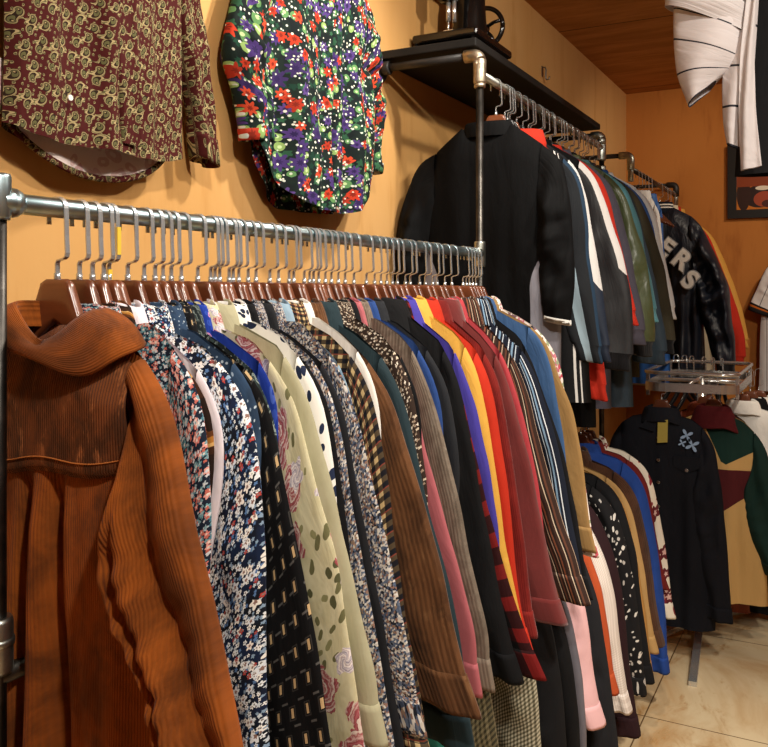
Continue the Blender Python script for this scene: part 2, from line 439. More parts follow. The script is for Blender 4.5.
# ------------------------------------------------------------------ hangers
WOOD = None
def hanger_meshes():
    # silhouette of the wooden body, x >= 0 half, top and bottom edge
    top = [(0, -.081), (.018, -.081), (.0225, -.084), (.029, -.10), (.037, -.119), (.050, -.148), (.075, -.178), (.10, -.203), (.116, -.22), (.119, -.226)]
    bot = [(0, -.130), (.03, -.150), (.05, -.176), (.072, -.198), (.095, -.217), (.108, -.229), (.115, -.232)]
    def dens(l, n):
        l = np.array(l, float); s = np.r_[0, np.cumsum(np.linalg.norm(np.diff(l, axis=0), axis=1))]; k = np.linspace(0, s[-1], n)
        return np.stack([np.interp(k, s, l[:, 0]), np.interp(k, s, l[:, 1])], -1)
    t, b = dens(top, 26), dens(bot, 26)
    t = np.concatenate([t[::-1]*np.array([-1, 1]), t[1:]]); b = np.concatenate([b[::-1]*np.array([-1, 1]), b[1:]])
    th = .0062
    rows = []
    for (w, y) in ((0.5, -th), (.12, -th), (.03, -th*.8), (0, -th*.35), (0, th*.35), (.03, th*.8), (.12, th), (.5, th), (.88, th), (.97, th*.8), (1, th*.35), (1, -th*.35), (.97, -th*.8), (.88, -th), (.5, -th)):
        e = t*(1-w)+b*w
        bow = .0
        rows.append(np.stack([e[:, 0], np.full(len(e), y)+bow, e[:, 1]], -1))
    body = [dict(P=np.array(rows))]
    # flat chrome hook: stem, step sideways, rise, over the rail and a short tip behind
    r = .0135
    p = [(0, -.085), (0, -.0625), (.002, -.0595), (.012, -.0575), (.0155, -.055), (.0165, -.051), (.0152, -.03), (.0148, -.012)]
    p += [(r*1.05*math.cos(u), r*1.0*math.sin(u)+.0005) for u in np.linspace(.0, PI, 13)]
    p += [(-r*1.05, -.010), (-r*1.03, -.017)]
    pts = np.array([(x, 0, z) for x, z in p])
    tg = np.gradient(pts, axis=0); tg /= np.linalg.norm(tg, axis=1)[:, None]; nn = np.stack([-tg[:, 2], 0*tg[:, 0], tg[:, 0]], -1)
    yv = np.array([0, 1., 0]); hw, ht = .0031, .0008
    sect = [(-1, -1), (1, -1), (1, 1), (-1, 1), (-1, -1)]
    hook = [dict(P=np.stack([pts+yv*a*hw+nn*c*ht for a, c in sect], 1))]
    fer = [cyl_g((0, 0, -.083), (0, 0, -.074), .0038, 10)]
    return body, hook, fer
HB, HH, HF = hanger_meshes()
_hm = {}
def hanger(x, y, z, label, group, wood, chrome, rz=0.0, tape=None):
    key = (wood.name, chrome.name)
    R = root('coat_hanger', label, 'hanger', (x, y, z), rz, group)
    if key not in _hm:
        a = mesh_obj('hanger_body', HB, wood, R); b = mesh_obj('hook', HH, chrome, R, smooth=False); c = mesh_obj('ferrule', HF, chrome, R)
        _hm[key] = (a, b, c)
    else:
        for o in _hm[key]:
            c = o.copy(); COL.objects.link(c); c.parent = R
    if tape:
        mesh_obj('tape_wrap', [box_g(.0128, .0178, -.003, .003, -.05, -.016), box_g(-.003, .003, -.003, .003, -.084, -.068)], tape, R, smooth=False)
    return R

# ------------------------------------------------------------------ camera
cam_d = bpy.data.cameras.new('camera'); cam = bpy.data.objects.new('camera', cam_d); COL.objects.link(cam)
cam.location = (1.09, 0, 1.40); cam.rotation_euler = (PI/2, 0, math.radians(28.2))
cam_d.sensor_width = 36; cam_d.lens = 850/768*36; cam_d.shift_y = -81.5/768; cam_d.clip_start = .05
SC.camera = cam

# ------------------------------------------------------------------ room
def plaster(name, a, b, c):
    m = Mat(name, .8, .2); v = m.obj()
    n = m.noise(m.mapv(v, (1.3, 1.3, .7)), 1.0, 5, .6, .5)
    col = m.mix(m.step(n, .35, .68), a, b)
    col = m.mix(m.step(m.noise(m.mapv(v, (9, 9, 1.6), (4, 2, 1)), 1.0, 4, .7), .5, .8), col, c)
    m.color(col); m.bump(m.noise(v, 60, 4), .12, .003); return m.done()
m_wall = plaster('warm_wall', '#d0a268', '#c9985a', '#bb884a')
m_back = plaster('wood_wall', '#bd7a3a', '#b16d30', '#9c5b26')
def ceil_mat():
    m = Mat('ceiling_board', .75, .2); v = m.obj(); x, y, z = m.sep(v)
    n = m.noise(m.mapv(v, (3, 14, 1)), 1.0, 5, .65, .4)
    col = m.mix(m.step(n, .3, .7), '#b88048', '#9a6634')
    f = m.m('FRACT', m.m('MULTIPLY', y, 1/1.22)); col = m.mix(m.lt(f, .006), col, '#3a2412')
    m.color(col); return m.done()
def floor_mat():
    m = Mat('floor_tiles', .22, .5); v = m.obj(); x, y, z = m.sep(v)
    n = m.noise(m.mapv(v, (1.6, 1.6, 1)), 1.0, 6, .6, 1.2)
    col = m.mix(m.step(n, .35, .7), '#e0cba4', '#b98a52')  # orange-brown patches, here and next line, put warm reflections into the colour
    col = m.mix(m.step(m.noise(m.mapv(v, (7, 3, 1), (2, 5, 0)), 1.0, 5, .7, 1.5), .52, .75), col, '#b5864f')
    fx = m.m('ABSOLUTE', m.m('SUBTRACT', m.m('FRACT', m.m('MULTIPLY_ADD', x, 1/.8, TX)), .5)); fy = m.m('ABSOLUTE', m.m('SUBTRACT', m.m('FRACT', m.m('MULTIPLY_ADD', y, 1/.8, TY)), .5))
    g = m.m('MAXIMUM', m.lt(fx, .0028), m.lt(fy, .0028))
    m.color(m.mix(g, col, '#6b5236')); m.put(m.b.inputs['Roughness'], m.mix(n, (.16,)*3+(1,), (.36,)*3+(1,)))
    return m.done()
TX = .5-.522/.8; TY = .5-2.88/.8
def shell(name, g, mat):
    o = mesh_obj(name, [g], mat, smooth=False); o['kind'] = 'structure'; return o
XR, YB, YF, ZC = 4.2, 5.0, -2.4, 2.545
shell('floor', box_g(-.1, XR+.1, YF-.1, YB+.1, -.1, 0), floor_mat())
shell('ceiling', box_g(-.1, XR+.1, YF-.1, YB+.1, ZC, ZC+.1), ceil_mat())
shell('wall_left', box_g(-.1, 0, YF, YB, 0, ZC), m_wall)
shell('wall_back', box_g(-.1, XR+.1, YB, YB+.1, 0, ZC), m_back)
shell('wall_right', box_g(XR, XR+.1, YF, YB, 0, ZC), m_wall)
shell('wall_front', box_g(-.1, XR+.1, YF-.1, YF, 0, ZC), m_wall)

# ------------------------------------------------------------------ pipe racks
pipe = metal('painted_steel_pipe', '#a9c2c9', .3, '#c0d4d9')
pipe_dk = metal('dark_steel_pipe', '#403e3b', .42, '#55514d')
fitm = metal('galvanised_fitting', '#b9bdb6', .38, '#989a92')
iron = hard('black_iron', '#1c1a18', .5, .4, '#2a2623')
brassy = metal('aged_fitting', '#a89a84', .42, '#c4b8a2')
RX, RZ, GZ = .29, 1.4975, 1.4925
r0 = root('clothing_rack', 'grey steel pipe rack carrying the front row of shirts, corduroy overshirt nearest', 'clothing rack', (RX, .61, 0))
def P_(name, g, mat, par, smooth=True): return mesh_obj(name, g if isinstance(g, list) else [g], mat, par, smooth)
P_('rail', cyl_g((0, 0, RZ), (0, 1.393, RZ), .0116, 20), pipe, r0)
po = P_('post', [cyl_g((0, 0, 0), (0, 0, .80), .0115, 20), cyl_g((0, 0, .80), (0, 0, RZ), .0098, 20)], pipe_dk, r0)
P_('coupling', [cyl_g((0, 0, .99), (0, 0, 1.05), .0165, 20, 1), cyl_g((0, 0, 1.02), (0, 0, 1.028), .018, 20, 1)], fitm, po)
P_('post_base', [cyl_g((0, 0, 0), (0, 0, .012), .05, 24, 1), cyl_g((0, 0, .012), (0, 0, .04), .018, 20, 1)], iron, po)
P_('tee_fitting', [cyl_g((0, 0, RZ-.02), (0, 0, RZ+.03), .0145, 20, 1), cyl_g((0, 0, RZ), (0, .022, RZ), .0155, 20, 1), sphere_g((0, .018, RZ), .0165)], pipe, r0)
P_('tee_fitting', [cyl_g((0, 1.393, RZ-.035), (0, 1.393, RZ+.03), .0145, 20, 1), cyl_g((0, 1.363, RZ), (0, 1.393, RZ), .0145, 20, 1)], fitm, r0)
P_('lower_rail', cyl_g((0, 0, .985), (0, 1.393, .985), .0105, 16), pipe_dk, r0)

r1 = root('shelf_rack', 'black shelf on steel pipe frame above the dark track jackets, sewing machine on top', 'shelf rack', (RX, 2.003, 0))
p1 = P_('post', cyl_g((0, 0, 0), (0, 0, 1.985), .0098, 18), pipe_dk, r1)
P_('coupling', [cyl_g((0, 0, 1.925), (0, 0, 1.975), .0165, 18, 1), cyl_g((0, 0, 1.915), (0, 0, 1.925), .0145, 18)], brassy, p1)
P_('post_base', cyl_g((0, 0, 0), (0, 0, .012), .05, 24, 1), iron, p1)
p2 = P_('post', cyl_g((0, 1.245, 0), (0, 1.245, 1.985), .0098, 18), pipe_dk, r1)
P_('coupling', [cyl_g((0, 1.245, 1.90), (0, 1.245, 1.965), .0165, 18, 1), cyl_g((0, 1.245, 1.83), (0, 1.245, 1.88), .0165, 18, 1)], fitm, p2)
P_('post_base', cyl_g((0, 1.245, 0), (0, 1.245, .012), .05, 24, 1), iron, p2)
for yy in (0, 1.245):
    arm = P_('bracket_arm', cyl_g((-.018, yy, 1.998), (-.29, yy, 1.998), .0105, 16), iron, r1)
    P_('elbow', tube_g([(0, yy, 1.96), (0, yy, 1.985)]+arc_pts((-.018, yy, 1.98), .018, 0, PI/2, 7, (1, 0, 0), (0, 0, 1))+[(-.04, yy, 1.998)], .0165, 16), brassy if yy == 0 else fitm, arm)
    P_('wall_flange', [cyl_g((-.29, yy, 1.998), (-.28, yy, 1.998), .034, 24, 1), cyl_g((-.28, yy, 1.998), (-.255, yy, 1.998), .0185, 18, 1)], iron, arm)
bevel(P_('shelf_board', box_g(-.288, -.004, -.016, 1.242, 2.018, 2.04), hard('black_shelf', '#100f0d', .65, .25, '#191715', 12), r1, False), .003)
P_('rail', cyl_g((0, 0, 1.95), (0, 1.245, 1.95), .0105, 18), fitm, r1)
P_('lower_rail', cyl_g((0, 0, .985), (0, 1.245, .985), .0105, 16), fitm, r1)

r2 = root('wall_rack', 'pipe rail bracketed to the wall in the far corner holding the varsity jacket', 'clothing rack', (RX, 3.76, 0))
for yy in (0, 1.16):
    arm = P_('bracket_arm', cyl_g((-.02, yy, 1.995), (-.29, yy, 1.995), .0105, 16), iron, r2)
    P_('elbow', tube_g([(0, yy, 1.93), (0, yy, 1.97)]+arc_pts((-.022, yy, 1.973), .022, 0, PI/2, 7, (1, 0, 0), (0, 0, 1))+[(-.05, yy, 1.995)], .0165, 16), fitm if yy == 0 else iron, arm)
    P_('drop_pipe', cyl_g((0, yy, 1.88), (0, yy, 1.975), .0125, 16), fitm, arm)
    P_('wall_flange', cyl_g((-.29, yy, 1.995), (-.28, yy, 1.995), .034, 24, 1), iron, arm)
P_('rail', cyl_g((0, 0, 1.935), (0, 1.16, 1.935), .0105, 18), pipe_dk, r2)

# ------------------------------------------------------------------ hanger materials
def wood_mat(name, a, b):
    m = Mat(name, .28, .5); v = m.obj()
    m.color(m.mix(m.noise(m.mapv(v, (14, 30, 60)), 1.0, 5, .6, .6), a, b)); m.b.inputs['Coat Weight'].default_value = .35; m.b.inputs['Coat Roughness'].default_value = .15
    return m.done()
wood_h = wood_mat('hanger_wood', '#5c2f1b', '#7c4529')
wood_d = wood_mat('hanger_dark_wood', '#4e2717', '#6b3a22')
plas_h = hard('hanger_black_plastic', '#151414', .35, .5)
chrome = metal('hanger_chrome', '#cdd3d6', .26); chrome.node_tree.nodes['Principled BSDF'].inputs['Metallic'].default_value = .78
tape_y = hard('yellow_tape', '#e0b93c', .5, .4)

# ------------------------------------------------------------------ fabrics of the front row
m_rust = cord('rust_corduroy', '#944d18', '#5e3010', .0027, .5, 12)
m_yoke = cord('rust_corduroy_worn', '#75401f', '#4c2a15', .0030, .7, 30, '#a3643a')
m_pinkfl = floral('pink_teal_floral', '#1c2536', [(150, .62, .9, 5, ['#e9a59a', '#6fa3ad', '#d9837a', '#b9c7cf', '#4d7f90'], '#e9ddd0'), (230, .5, .6, 4, ['#d5d9df', '#c46a5c', '#7ba0a8'], None)])
m_feather = stripes('feather_print', [(0, '#24160f'), (.45, '#5e3518'), (.6, '#a8702f'), (.75, '#d0a263'), (.82, '#3a2113')], .05, 1.25, wob=.16)
m_lilac = plain('white_lilac', '#efe7e6', '#cfc2d2', wr=.5)
m_whiteblue = floral('white_flowers_navy', '#16233f', [(200, .5, .6, 5, ['#5b7fb0', '#c9d3da', '#8ba4bd'], None), (92, .64, .40, 5, ['#f2efe6', '#e9eef2', '#f4f1ea', '#dfe6ee', '#f6efe6'], '#8d6d62'), (165, .48, .42, 5, ['#eff0ec', '#f1f2f2', '#b8423b', '#e8eef2', '#f5f3ee'], '#7c7a74')], '#12161f')
m_steel = floral('steel_blue_dots', '#2f4560', [(90, .18, .5, 1, ['#93a6b8', '#b3c2cd'], None)], '#27394f')
m_brick = brickprint('black_brick_print', '#0e0e10', '#cdae80', '#4a4744')
m_darkpais = paisley('dark_green_paisley', '#222a2c', '#93a19c', '#3c4c4b', '#2a3436', 34)
m_royal = floral('royal_blue_print', '#1f3a9a', [(42, .42, .6, 1, ['#4763c0', '#c58ab0', '#3552b2'], '#26429f')])
def rose_print():
    m = Mat('cream_rose_print', .88, .2); v = m.uv()
    c = m.mix(m.step(m.noise(m.mapv(v, (30, 30, 1)), 1.0), .4, .6), '#d3cca8', '#c9c19a')
    c = flower(m, v, 60, .42, .5, 2, even(['#6d6b48', '#8d8a60', '#57573a']), (1, 5, 0), None, c)
    wob = m.noise(m.mapv(v, (70, 70, 1)), 1.0, 3, .6)
    for sc, sz, keep, loc, cols in ((17, .42, .58, (3.1, .7, 0), ['#7d3036', '#b5666a', '#8f3d42', '#d6b3ac', '#a04a4e', '#e0cbbf']), (24, .34, .42, (7.7, 2.3, 0), ['#a99fb0', '#d8cfd2', '#8d8496', '#e6dfdc', '#b7a4ac', '#efe6e0'])):
        p = m.mapv(v, (sc, sc, 1), loc); o = m.vor(p, .8); d = o['Distance']; r_, g_, b_ = m.sep(o['Color'])
        lx, ly, _ = m.sep(m.vm('SUBTRACT', p, o['Position'])); ang = m.m('ARCTAN2', ly, lx)
        edge = m.m('MULTIPLY', m.m('MULTIPLY_ADD', wob, .9, .55), m.m('MULTIPLY_ADD', m.m('SINE', m.m('MULTIPLY_ADD', ang, 5.0, m.m('MULTIPLY', r_, 6.0))), .07, sz))
        pet = m.m('FRACT', m.m('ADD', m.m('MULTIPLY', d, 5.0), m.m('MULTIPLY_ADD', ang, .48, m.m('MULTIPLY', wob, 1.6))))
        c = m.mix(m.m('MULTIPLY', m.lt(d, edge), m.lt(b_, keep)), c, m.ramp(pet, even(cols)))
    m.color(c); m.wrinkle(.35); return m.done()
m_cream = rose_print()
m_olive = plain('olive_linen', '#b3ae90', '#9d987a', wr=.35)
m_dots = floral('white_navy_dots', '#eeece6', [(48, .42, .9, 1, ['#1d2740', '#232d48'], None)])
m_black = plain('black_cotton', '#0c0c0e', '#131316')
m_black2 = plain('charcoal_cotton', '#18191c', '#202125')
m_speck = speckle('multicolour_speckle', ['#b9b4b0', '#5d6a80', '#272b36', '#c9c1b4', '#8c7664', '#3f4a60', '#8f6e60', '#d6d2cc', '#6a6f7d', '#1d2029', '#4f5a70'], 430)
m_denimbl = floral('bleached_denim', '#8ba3b4', [(35, .6, .6, 3, ['#e4e4e0', '#6a8499'], None)])
m_plaid = check('tan_black_check', '#c3a878', '#4a3d2c', '#15141a', .014, .5, thin='#7a3b2e')
m_white = plain('white_cotton', '#f0eee8', '#e2dfd6', wr=.5)
m_brcord = cord('brown_corduroy', '#6f4a2e', '#4d321f', .008, .55, 20, '#86603f')
m_slate = plain('slate_teal', '#26383e', '#1f2e34')
m_brdot = floral('brown_speck_print', '#33261f', [(190, .42, .75, 4, ['#c9b9a2', '#9b8672', '#e2d6c4'], None)])
m_pink = plain('dusty_pink', '#b8686e', '#a85a60', wr=.35)
m_tweed = cord('grey_tan_cord', '#85786a', '#6b5f53', .006, .4, 40, '#a09486')
m_blue = plain('mid_blue_denim', '#2c4a86', '#24407a')
m_char = plain('charcoal_denim', '#1e2024', '#292b2f')
m_navyblk = plain('soft_black', '#09090b', '#101012')
m_buff = check('red_black_buffalo', '#6f1716', '#2c0b0d', '#0b090a', .05, .55)
m_purple = plain('purple_denim', '#4a41a0', '#3d358c', wr=.35)
m_yellow = plain('mustard_yellow', '#dba94a', '#cf9a3e', wr=.5)
m_redor = plain('red_orange', '#c2331d', '#b02a18', wr=.3)
m_dkred = cord('dark_red_cord', '#7d221d', '#651a18', .004, .3, 20)
m_maroon = plain('maroon_suede', '#6e201d', '#591a19', wr=.35, sheen=.5)
m_lit_rim = plain('rose_lit_rim', '#a6343a', '#b5484f', wr=.35)  # colour of light falling on the maroon shoulder
m_brstr = stripes('brown_multi_stripe', [(0, '#2b1d18'), (.14, '#7d4a33'), (.24, '#2a1c18'), (.36, '#b39a82'), (.42, '#33231d'), (.58, '#5d3a2b'), (.68, '#231a18'), (.8, '#cdbca2'), (.85, '#3a2720')], .034)
m_blstr = stripes('navy_white_stripe', [(0, '#141a28'), (.3, '#dfe5ea'), (.37, '#1a2233'), (.55, '#7d9bb5'), (.68, '#141a28'), (.84, '#c9d5df'), (.9, '#1a2130')], .03)
m_denim = plain('washed_denim', '#3f5f8a', '#34527a', wr=.5)
m_khaki = plain('khaki_canvas', '#9a7a4c', '#8a6b40', wr=.45)
m_pinkwh = floral('pink_rose_white', '#e6d9d0', [(30, .55, .75, 5, ['#c27a84', '#d9a6a6', '#7a5a60', '#b34a58'], '#efe2da'), (70, .4, .5, 4, ['#8f9a7a', '#44424a'], None)])
m_maplaid = check('maroon_navy_plaid', '#7a2430', '#33202e', '#14131c', .03, .5, thin='#c9c0bc')

FG = 'shirts on the front rail'
FR = [
 (.722, m_pinkfl, 'navy shirt with small pink and teal flowers, right behind the corduroy overshirt', dict(prof=[(.113, -.127), (.164, -.168), (.191, -.205), (.197, -.243), (.205, -.35)], stay=True)),
 (.742, m_feather, 'dark brown shirt with golden feather print, slim strip between pink floral and white shirt', dict(prof=[(.10, -.15), (.16, -.187), (.185, -.215), (.19, -.26), (.186, -.33), (.165, -.42)], stay=True)),
 (.760, m_lilac, 'plain white shirt with lilac cast, hanging just before the white-flowered navy shirt', dict(prof=[(.095, -.144), (.15, -.182), (.174, -.21), (.188, -.243), (.187, -.3), (.172, -.37), (.14, -.48)], stay=True)),
 (.800, m_whiteblue, 'navy shirt densely printed with white flowers, widest floral panel on the front rail', dict(prof=[(.055, -.115), (.125, -.158), (.179, -.196), (.198, -.23), (.216, -.319), (.221, -.448), (.224, -.616)])),
 (.829, m_steel, 'steel blue shirt with tiny pale dots behind the white-flowered navy shirt', dict(prof=[(.087, -.142), (.166, -.188), (.190, -.222), (.193, -.255)], stay=True)),
 (.849, m_brick, 'black shirt printed with small cream rectangles, beside the white-flowered navy shirt', dict(prof=[(.10, -.158), (.165, -.195), (.19, -.228), (.205, -.299), (.235, -.401), (.265, -.528), (.276, -.612)])),
 (.864, m_darkpais, 'dark grey-green paisley shirt showing its collar beside the royal blue shirt', dict(prof=[(.10, -.16), (.155, -.195), (.18, -.235), (.195, -.3)], stay=True)),
 (.880, m_royal, 'royal blue shirt with faint round print, its collar showing before the cream rose shirt', dict(prof=[(.09, -.148), (.15, -.182), (.178, -.212), (.182, -.245)], stay=True)),
 (.900, m_cream, 'cream shirt with large red roses and olive leaves on its sleeve', dict(prof=[(.119, -.156), (.162, -.193), (.19, -.23), (.208, -.307), (.244, -.393), (.26, -.472), (.287, -.632)])),
 (.934, m_olive, 'plain pale olive linen shirt between the rose print and the dotted shirt', dict(prof=[(.07, -.135), (.137, -.164), (.166, -.196), (.189, -.234), (.226, -.349), (.262, -.483), (.291, -.581), (.292, -.653)], cuff=-.61)),
 (.962, m_dots, 'white shirt with navy polka dots showing a narrow sleeve strip', dict(prof=[(.07, -.132), (.122, -.152), (.168, -.198), (.19, -.237), (.2, -.283), (.209, -.342), (.217, -.45)], stay=True)),
 (.982, m_black, 'plain black shirt right behind the polka dot shirt', dict(prof=[(.1, -.16), (.16, -.197), (.187, -.24), (.2, -.31), (.222, -.45)], stay=True)),
 (1.004, m_speck, 'blue and grey speckled shirt, the first of two alike, before the thin black strip', dict(prof=[(.1, -.155), (.16, -.195), (.19, -.25), (.207, -.34), (.232, -.46)])),
 (1.027, m_black2, 'charcoal shirt squeezed between the two speckled shirts', dict(prof=[(.1, -.16), (.155, -.198), (.186, -.25), (.205, -.34), (.24, -.5)])),
 (1.050, m_speck, 'blue and grey speckled shirt, the second and wider of two alike, with its cuff showing', dict(prof=[(.097, -.137), (.158, -.191), (.19, -.247), (.217, -.34), (.257, -.487), (.286, -.621), (.297, -.698)], cuff=-.65, kmat=m_speck)),
 (1.070, m_denimbl, 'blotched pale denim shirt showing only its collar before the checked shirt', dict(prof=[(.09, -.15), (.145, -.19), (.17, -.235), (.185, -.3)], stay=True)),
 (1.106, m_plaid, 'tan and black checked flannel shirt beside the wide speckled shirt', dict(prof=[(.058, -.134), (.113, -.159), (.166, -.202), (.19, -.253), (.212, -.351), (.242, -.559)])),
 (1.130, m_white, 'bright white shirt with its collar up, between the checked flannel and brown corduroy', dict(prof=[(.07, -.13), (.115, -.156), (.165, -.195), (.186, -.245), (.195, -.3)], stay=True)),
 (1.160, m_brcord, 'brown wide-wale corduroy shirt with a buttoned cuff, the broad brown sleeve mid-row', dict(prof=[(.1, -.161), (.155, -.207), (.194, -.259), (.223, -.35), (.26, -.447), (.286, -.551), (.313, -.652), (.33, -.717)], cuff=-.66, cuff_h=.06, cw=.10, sw=.13)),
 (1.205, m_slate, 'dark slate teal shirt right behind the brown corduroy shirt', dict(prof=[(.1, -.16), (.156, -.202), (.193, -.264), (.223, -.388), (.259, -.508), (.29, -.623), (.295, -.679)])),
 (1.250, m_brdot, 'dark brown shirt with fine pale speckles on the shoulder', dict(prof=[(.07, -.135), (.125, -.165), (.168, -.21), (.19, -.273), (.2, -.34), (.215, -.45)], stay=True)),
 (1.272, m_black, 'black shirt with a thin edge seen between speckled brown and pink', dict(prof=[(.1, -.165), (.155, -.205), (.18, -.26), (.19, -.33)], stay=True)),
 (1.292, m_pink, 'dusty pink shirt with a long sleeve and plain cuff', dict(prof=[(.09, -.165), (.14, -.205), (.17, -.26), (.182, -.334), (.225, -.47), (.264, -.597), (.282, -.659), (.282, -.748)], cuff=-.70)),
 (1.316, m_tweed, 'grey-tan ribbed corduroy shirt beside the pink sleeve', dict(prof=[(.08, -.14), (.126, -.168), (.158, -.202), (.19, -.277), (.233, -.422), (.275, -.603), (.292, -.663), (.292, -.755)], cuff=-.70)),
 (1.340, m_blue, 'mid blue denim shirt showing its shoulder before the black shirts', dict(prof=[(.09, -.148), (.14, -.18), (.172, -.225), (.193, -.28), (.198, -.36), (.21, -.5)], stay=True)),
 (1.372, m_char, 'charcoal denim shirt right behind the blue denim shoulder', dict(prof=[(.09, -.15), (.145, -.19), (.18, -.235), (.2, -.3), (.215, -.42)], stay=True)),
 (1.452, m_navyblk, 'soft black overshirt with large collar, between charcoal denim and purple', dict(prof=[(.074, -.137), (.137, -.183), (.168, -.229), (.19, -.293), (.228, -.486), (.262, -.648), (.285, -.733), (.29, -.791)], collar='big')),
 (1.478, m_buff, 'red and black buffalo plaid flannel shirt with a wide cuff', dict(prof=[(.09, -.16), (.137, -.2), (.163, -.245), (.182, -.31), (.225, -.486), (.278, -.648), (.313, -.733), (.333, -.791)], cuff=-.74, cw=.12, sw=.13)),
 (1.503, m_purple, 'purple denim shirt tapering down before the yellow shirt', dict(prof=[(.08, -.15), (.143, -.195), (.163, -.233), (.19, -.298), (.22, -.422), (.24, -.55), (.245, -.634)], collar='big', sw=.1, cw=.05, cuff=-.60)),
 (1.549, m_yellow, 'mustard yellow shirt between the purple and the red-orange shirts', dict(prof=[(.074, -.139), (.129, -.174), (.169, -.226), (.19, -.303), (.219, -.456), (.231, -.568)], collar='big')),
 (1.609, m_redor, 'bright red-orange shirt right behind the mustard yellow one', dict(prof=[(.09, -.16), (.14, -.201), (.169, -.244), (.19, -.31), (.219, -.495), (.24, -.703), (.263, -.789)], cuff=-.76)),
 (1.655, m_dkred, 'dark red fine-corduroy shirt between red-orange and maroon', dict(prof=[(.08, -.155), (.135, -.2), (.173, -.254), (.19, -.315), (.241, -.626), (.256, -.781)], cuff=-.74)),
 (1.722, m_maroon, 'maroon suede shirt with slanted cuff, the broad dark red sleeve', dict(prof=[(.06, -.14), (.113, -.186), (.159, -.239), (.19, -.322), (.225, -.445), (.279, -.695), (.305, -.785)], cuff=-.73, cw=.13, sw=.14)),
 (1.745, m_lit_rim, 'rose red shirt added as light on maroon shoulder', dict(prof=[(.06, -.135), (.115, -.182), (.161, -.236), (.192, -.322), (.225, -.445), (.245, -.56), (.25, -.65)], stay=True)),  # added shirt, its rose colour stands for light on the maroon shoulder
 (1.828, m_brstr, 'brown shirt with cream and rust stripes, cuff hanging above the black trousers', dict(prof=[(.08, -.165), (.131, -.213), (.162, -.257), (.19, -.334), (.243, -.53), (.292, -.659), (.318, -.759)], cuff=-.71, cw=.12, cuff_h=.06)),
 (1.895, m_blstr, 'navy shirt with white and blue stripes behind the brown striped shirt', dict(prof=[(.085, -.172), (.147, -.225), (.176, -.265), (.212, -.357), (.245, -.467), (.275, -.63)])),
 (1.916, m_black, 'black shirt with a long sleeve between the navy striped and washed denim shirts', dict(prof=[(.08, -.16), (.13, -.195), (.162, -.245), (.19, -.32), (.226, -.41), (.252, -.50), (.274, -.62)])),
 (1.936, m_denim, 'washed blue denim shirt second to last on the far end of the front rail', dict(prof=[(.06, -.132), (.118, -.162), (.174, -.186), (.206, -.27), (.23, -.4), (.255, -.6)])),
 (1.956, m_khaki, 'khaki canvas overshirt with a squared cuff at the far end of the front rail', dict(prof=[(.07, -.135), (.13, -.166), (.175, -.19), (.2, -.235), (.223, -.302), (.254, -.371), (.274, -.47), (.29, -.616), (.302, -.688)], cuff=-.64, cuff_h=.055)),
 (1.977, m_pinkwh, 'white shirt with pink roses, the last on the front rail beside the pole', dict(prof=[(.06, -.13), (.107, -.15), (.168, -.185), (.215, -.251), (.232, -.358), (.252, -.423), (.272, -.52), (.282, -.597)], cuff=-.66, cw=.07)),
]
ys = [.69]+[f[0] for f in FR]+[2.03]
HOOKS = [0.691, 0.714, 0.741, 0.761, 0.769, 0.816, 0.834, 0.854, 0.895, 0.907, 0.928, 0.95, 0.961, 0.972, 0.988, 1.0, 1.014, 1.037, 1.052, 1.074, 1.117, 1.147, 1.153, 1.174, 1.204, 1.222, 1.234, 1.261, 1.278, 1.297, 1.307, 1.34, 1.385, 1.42, 1.454, 1.472, 1.498, 1.528, 1.56, 1.587, 1.628, 1.669, 1.684, 1.731, 1.772, 1.789, 1.812, 1.835, 1.865, 1.909, 1.947, 1.98]
free = list(HOOKS)
def short(lab, n=7):
    w = lab.replace(',', '').split(); return ' '.join(w[:n])
HG = 'wooden hangers on the front rail'
def hang_label(kind, lab): return f'{kind} hanger of the '+short(lab, 9)
for i, (y, mat, lab, kw) in enumerate(FR):
    gf, gb = y-ys[i], ys[i+2]-y
    # each garment fills the gap to its neighbours
    tf = float(np.clip(gf*.50, .006, .026)); tb = float(np.clip(gb*.42, .005, .02))
    garment('shirt', lab, 'shirt', (RX, y, GZ), mat, group=FG, tf=tf, tb=tb, seed=i+2, rz=math.radians(random.uniform(-1.2, 1.2)), **kw)
    hanger(RX, y+.0005, RZ-.0015, hang_label('wooden', lab), HG, wood_h if i % 3 else wood_d, chrome, math.radians(random.uniform(-5, 5)))
    free.remove(min(free, key=lambda h: abs(h-y)))
free = [h for h in free if h > .70]
for k, h in enumerate(free):
    if abs(h-.769) < .004: hanger(RX, h, RZ-.0015, 'wooden hanger with yellow tape round its hook, fifth from the near end', HG, wood_h, chrome, 0, tape_y)
    else: hanger(RX, h, RZ-.0015, 'wooden hanger with chrome hook wedged among the shirts of the front rail', 'spare wooden hangers on the front rail', wood_h, chrome, math.radians(random.uniform(-6, 6)))

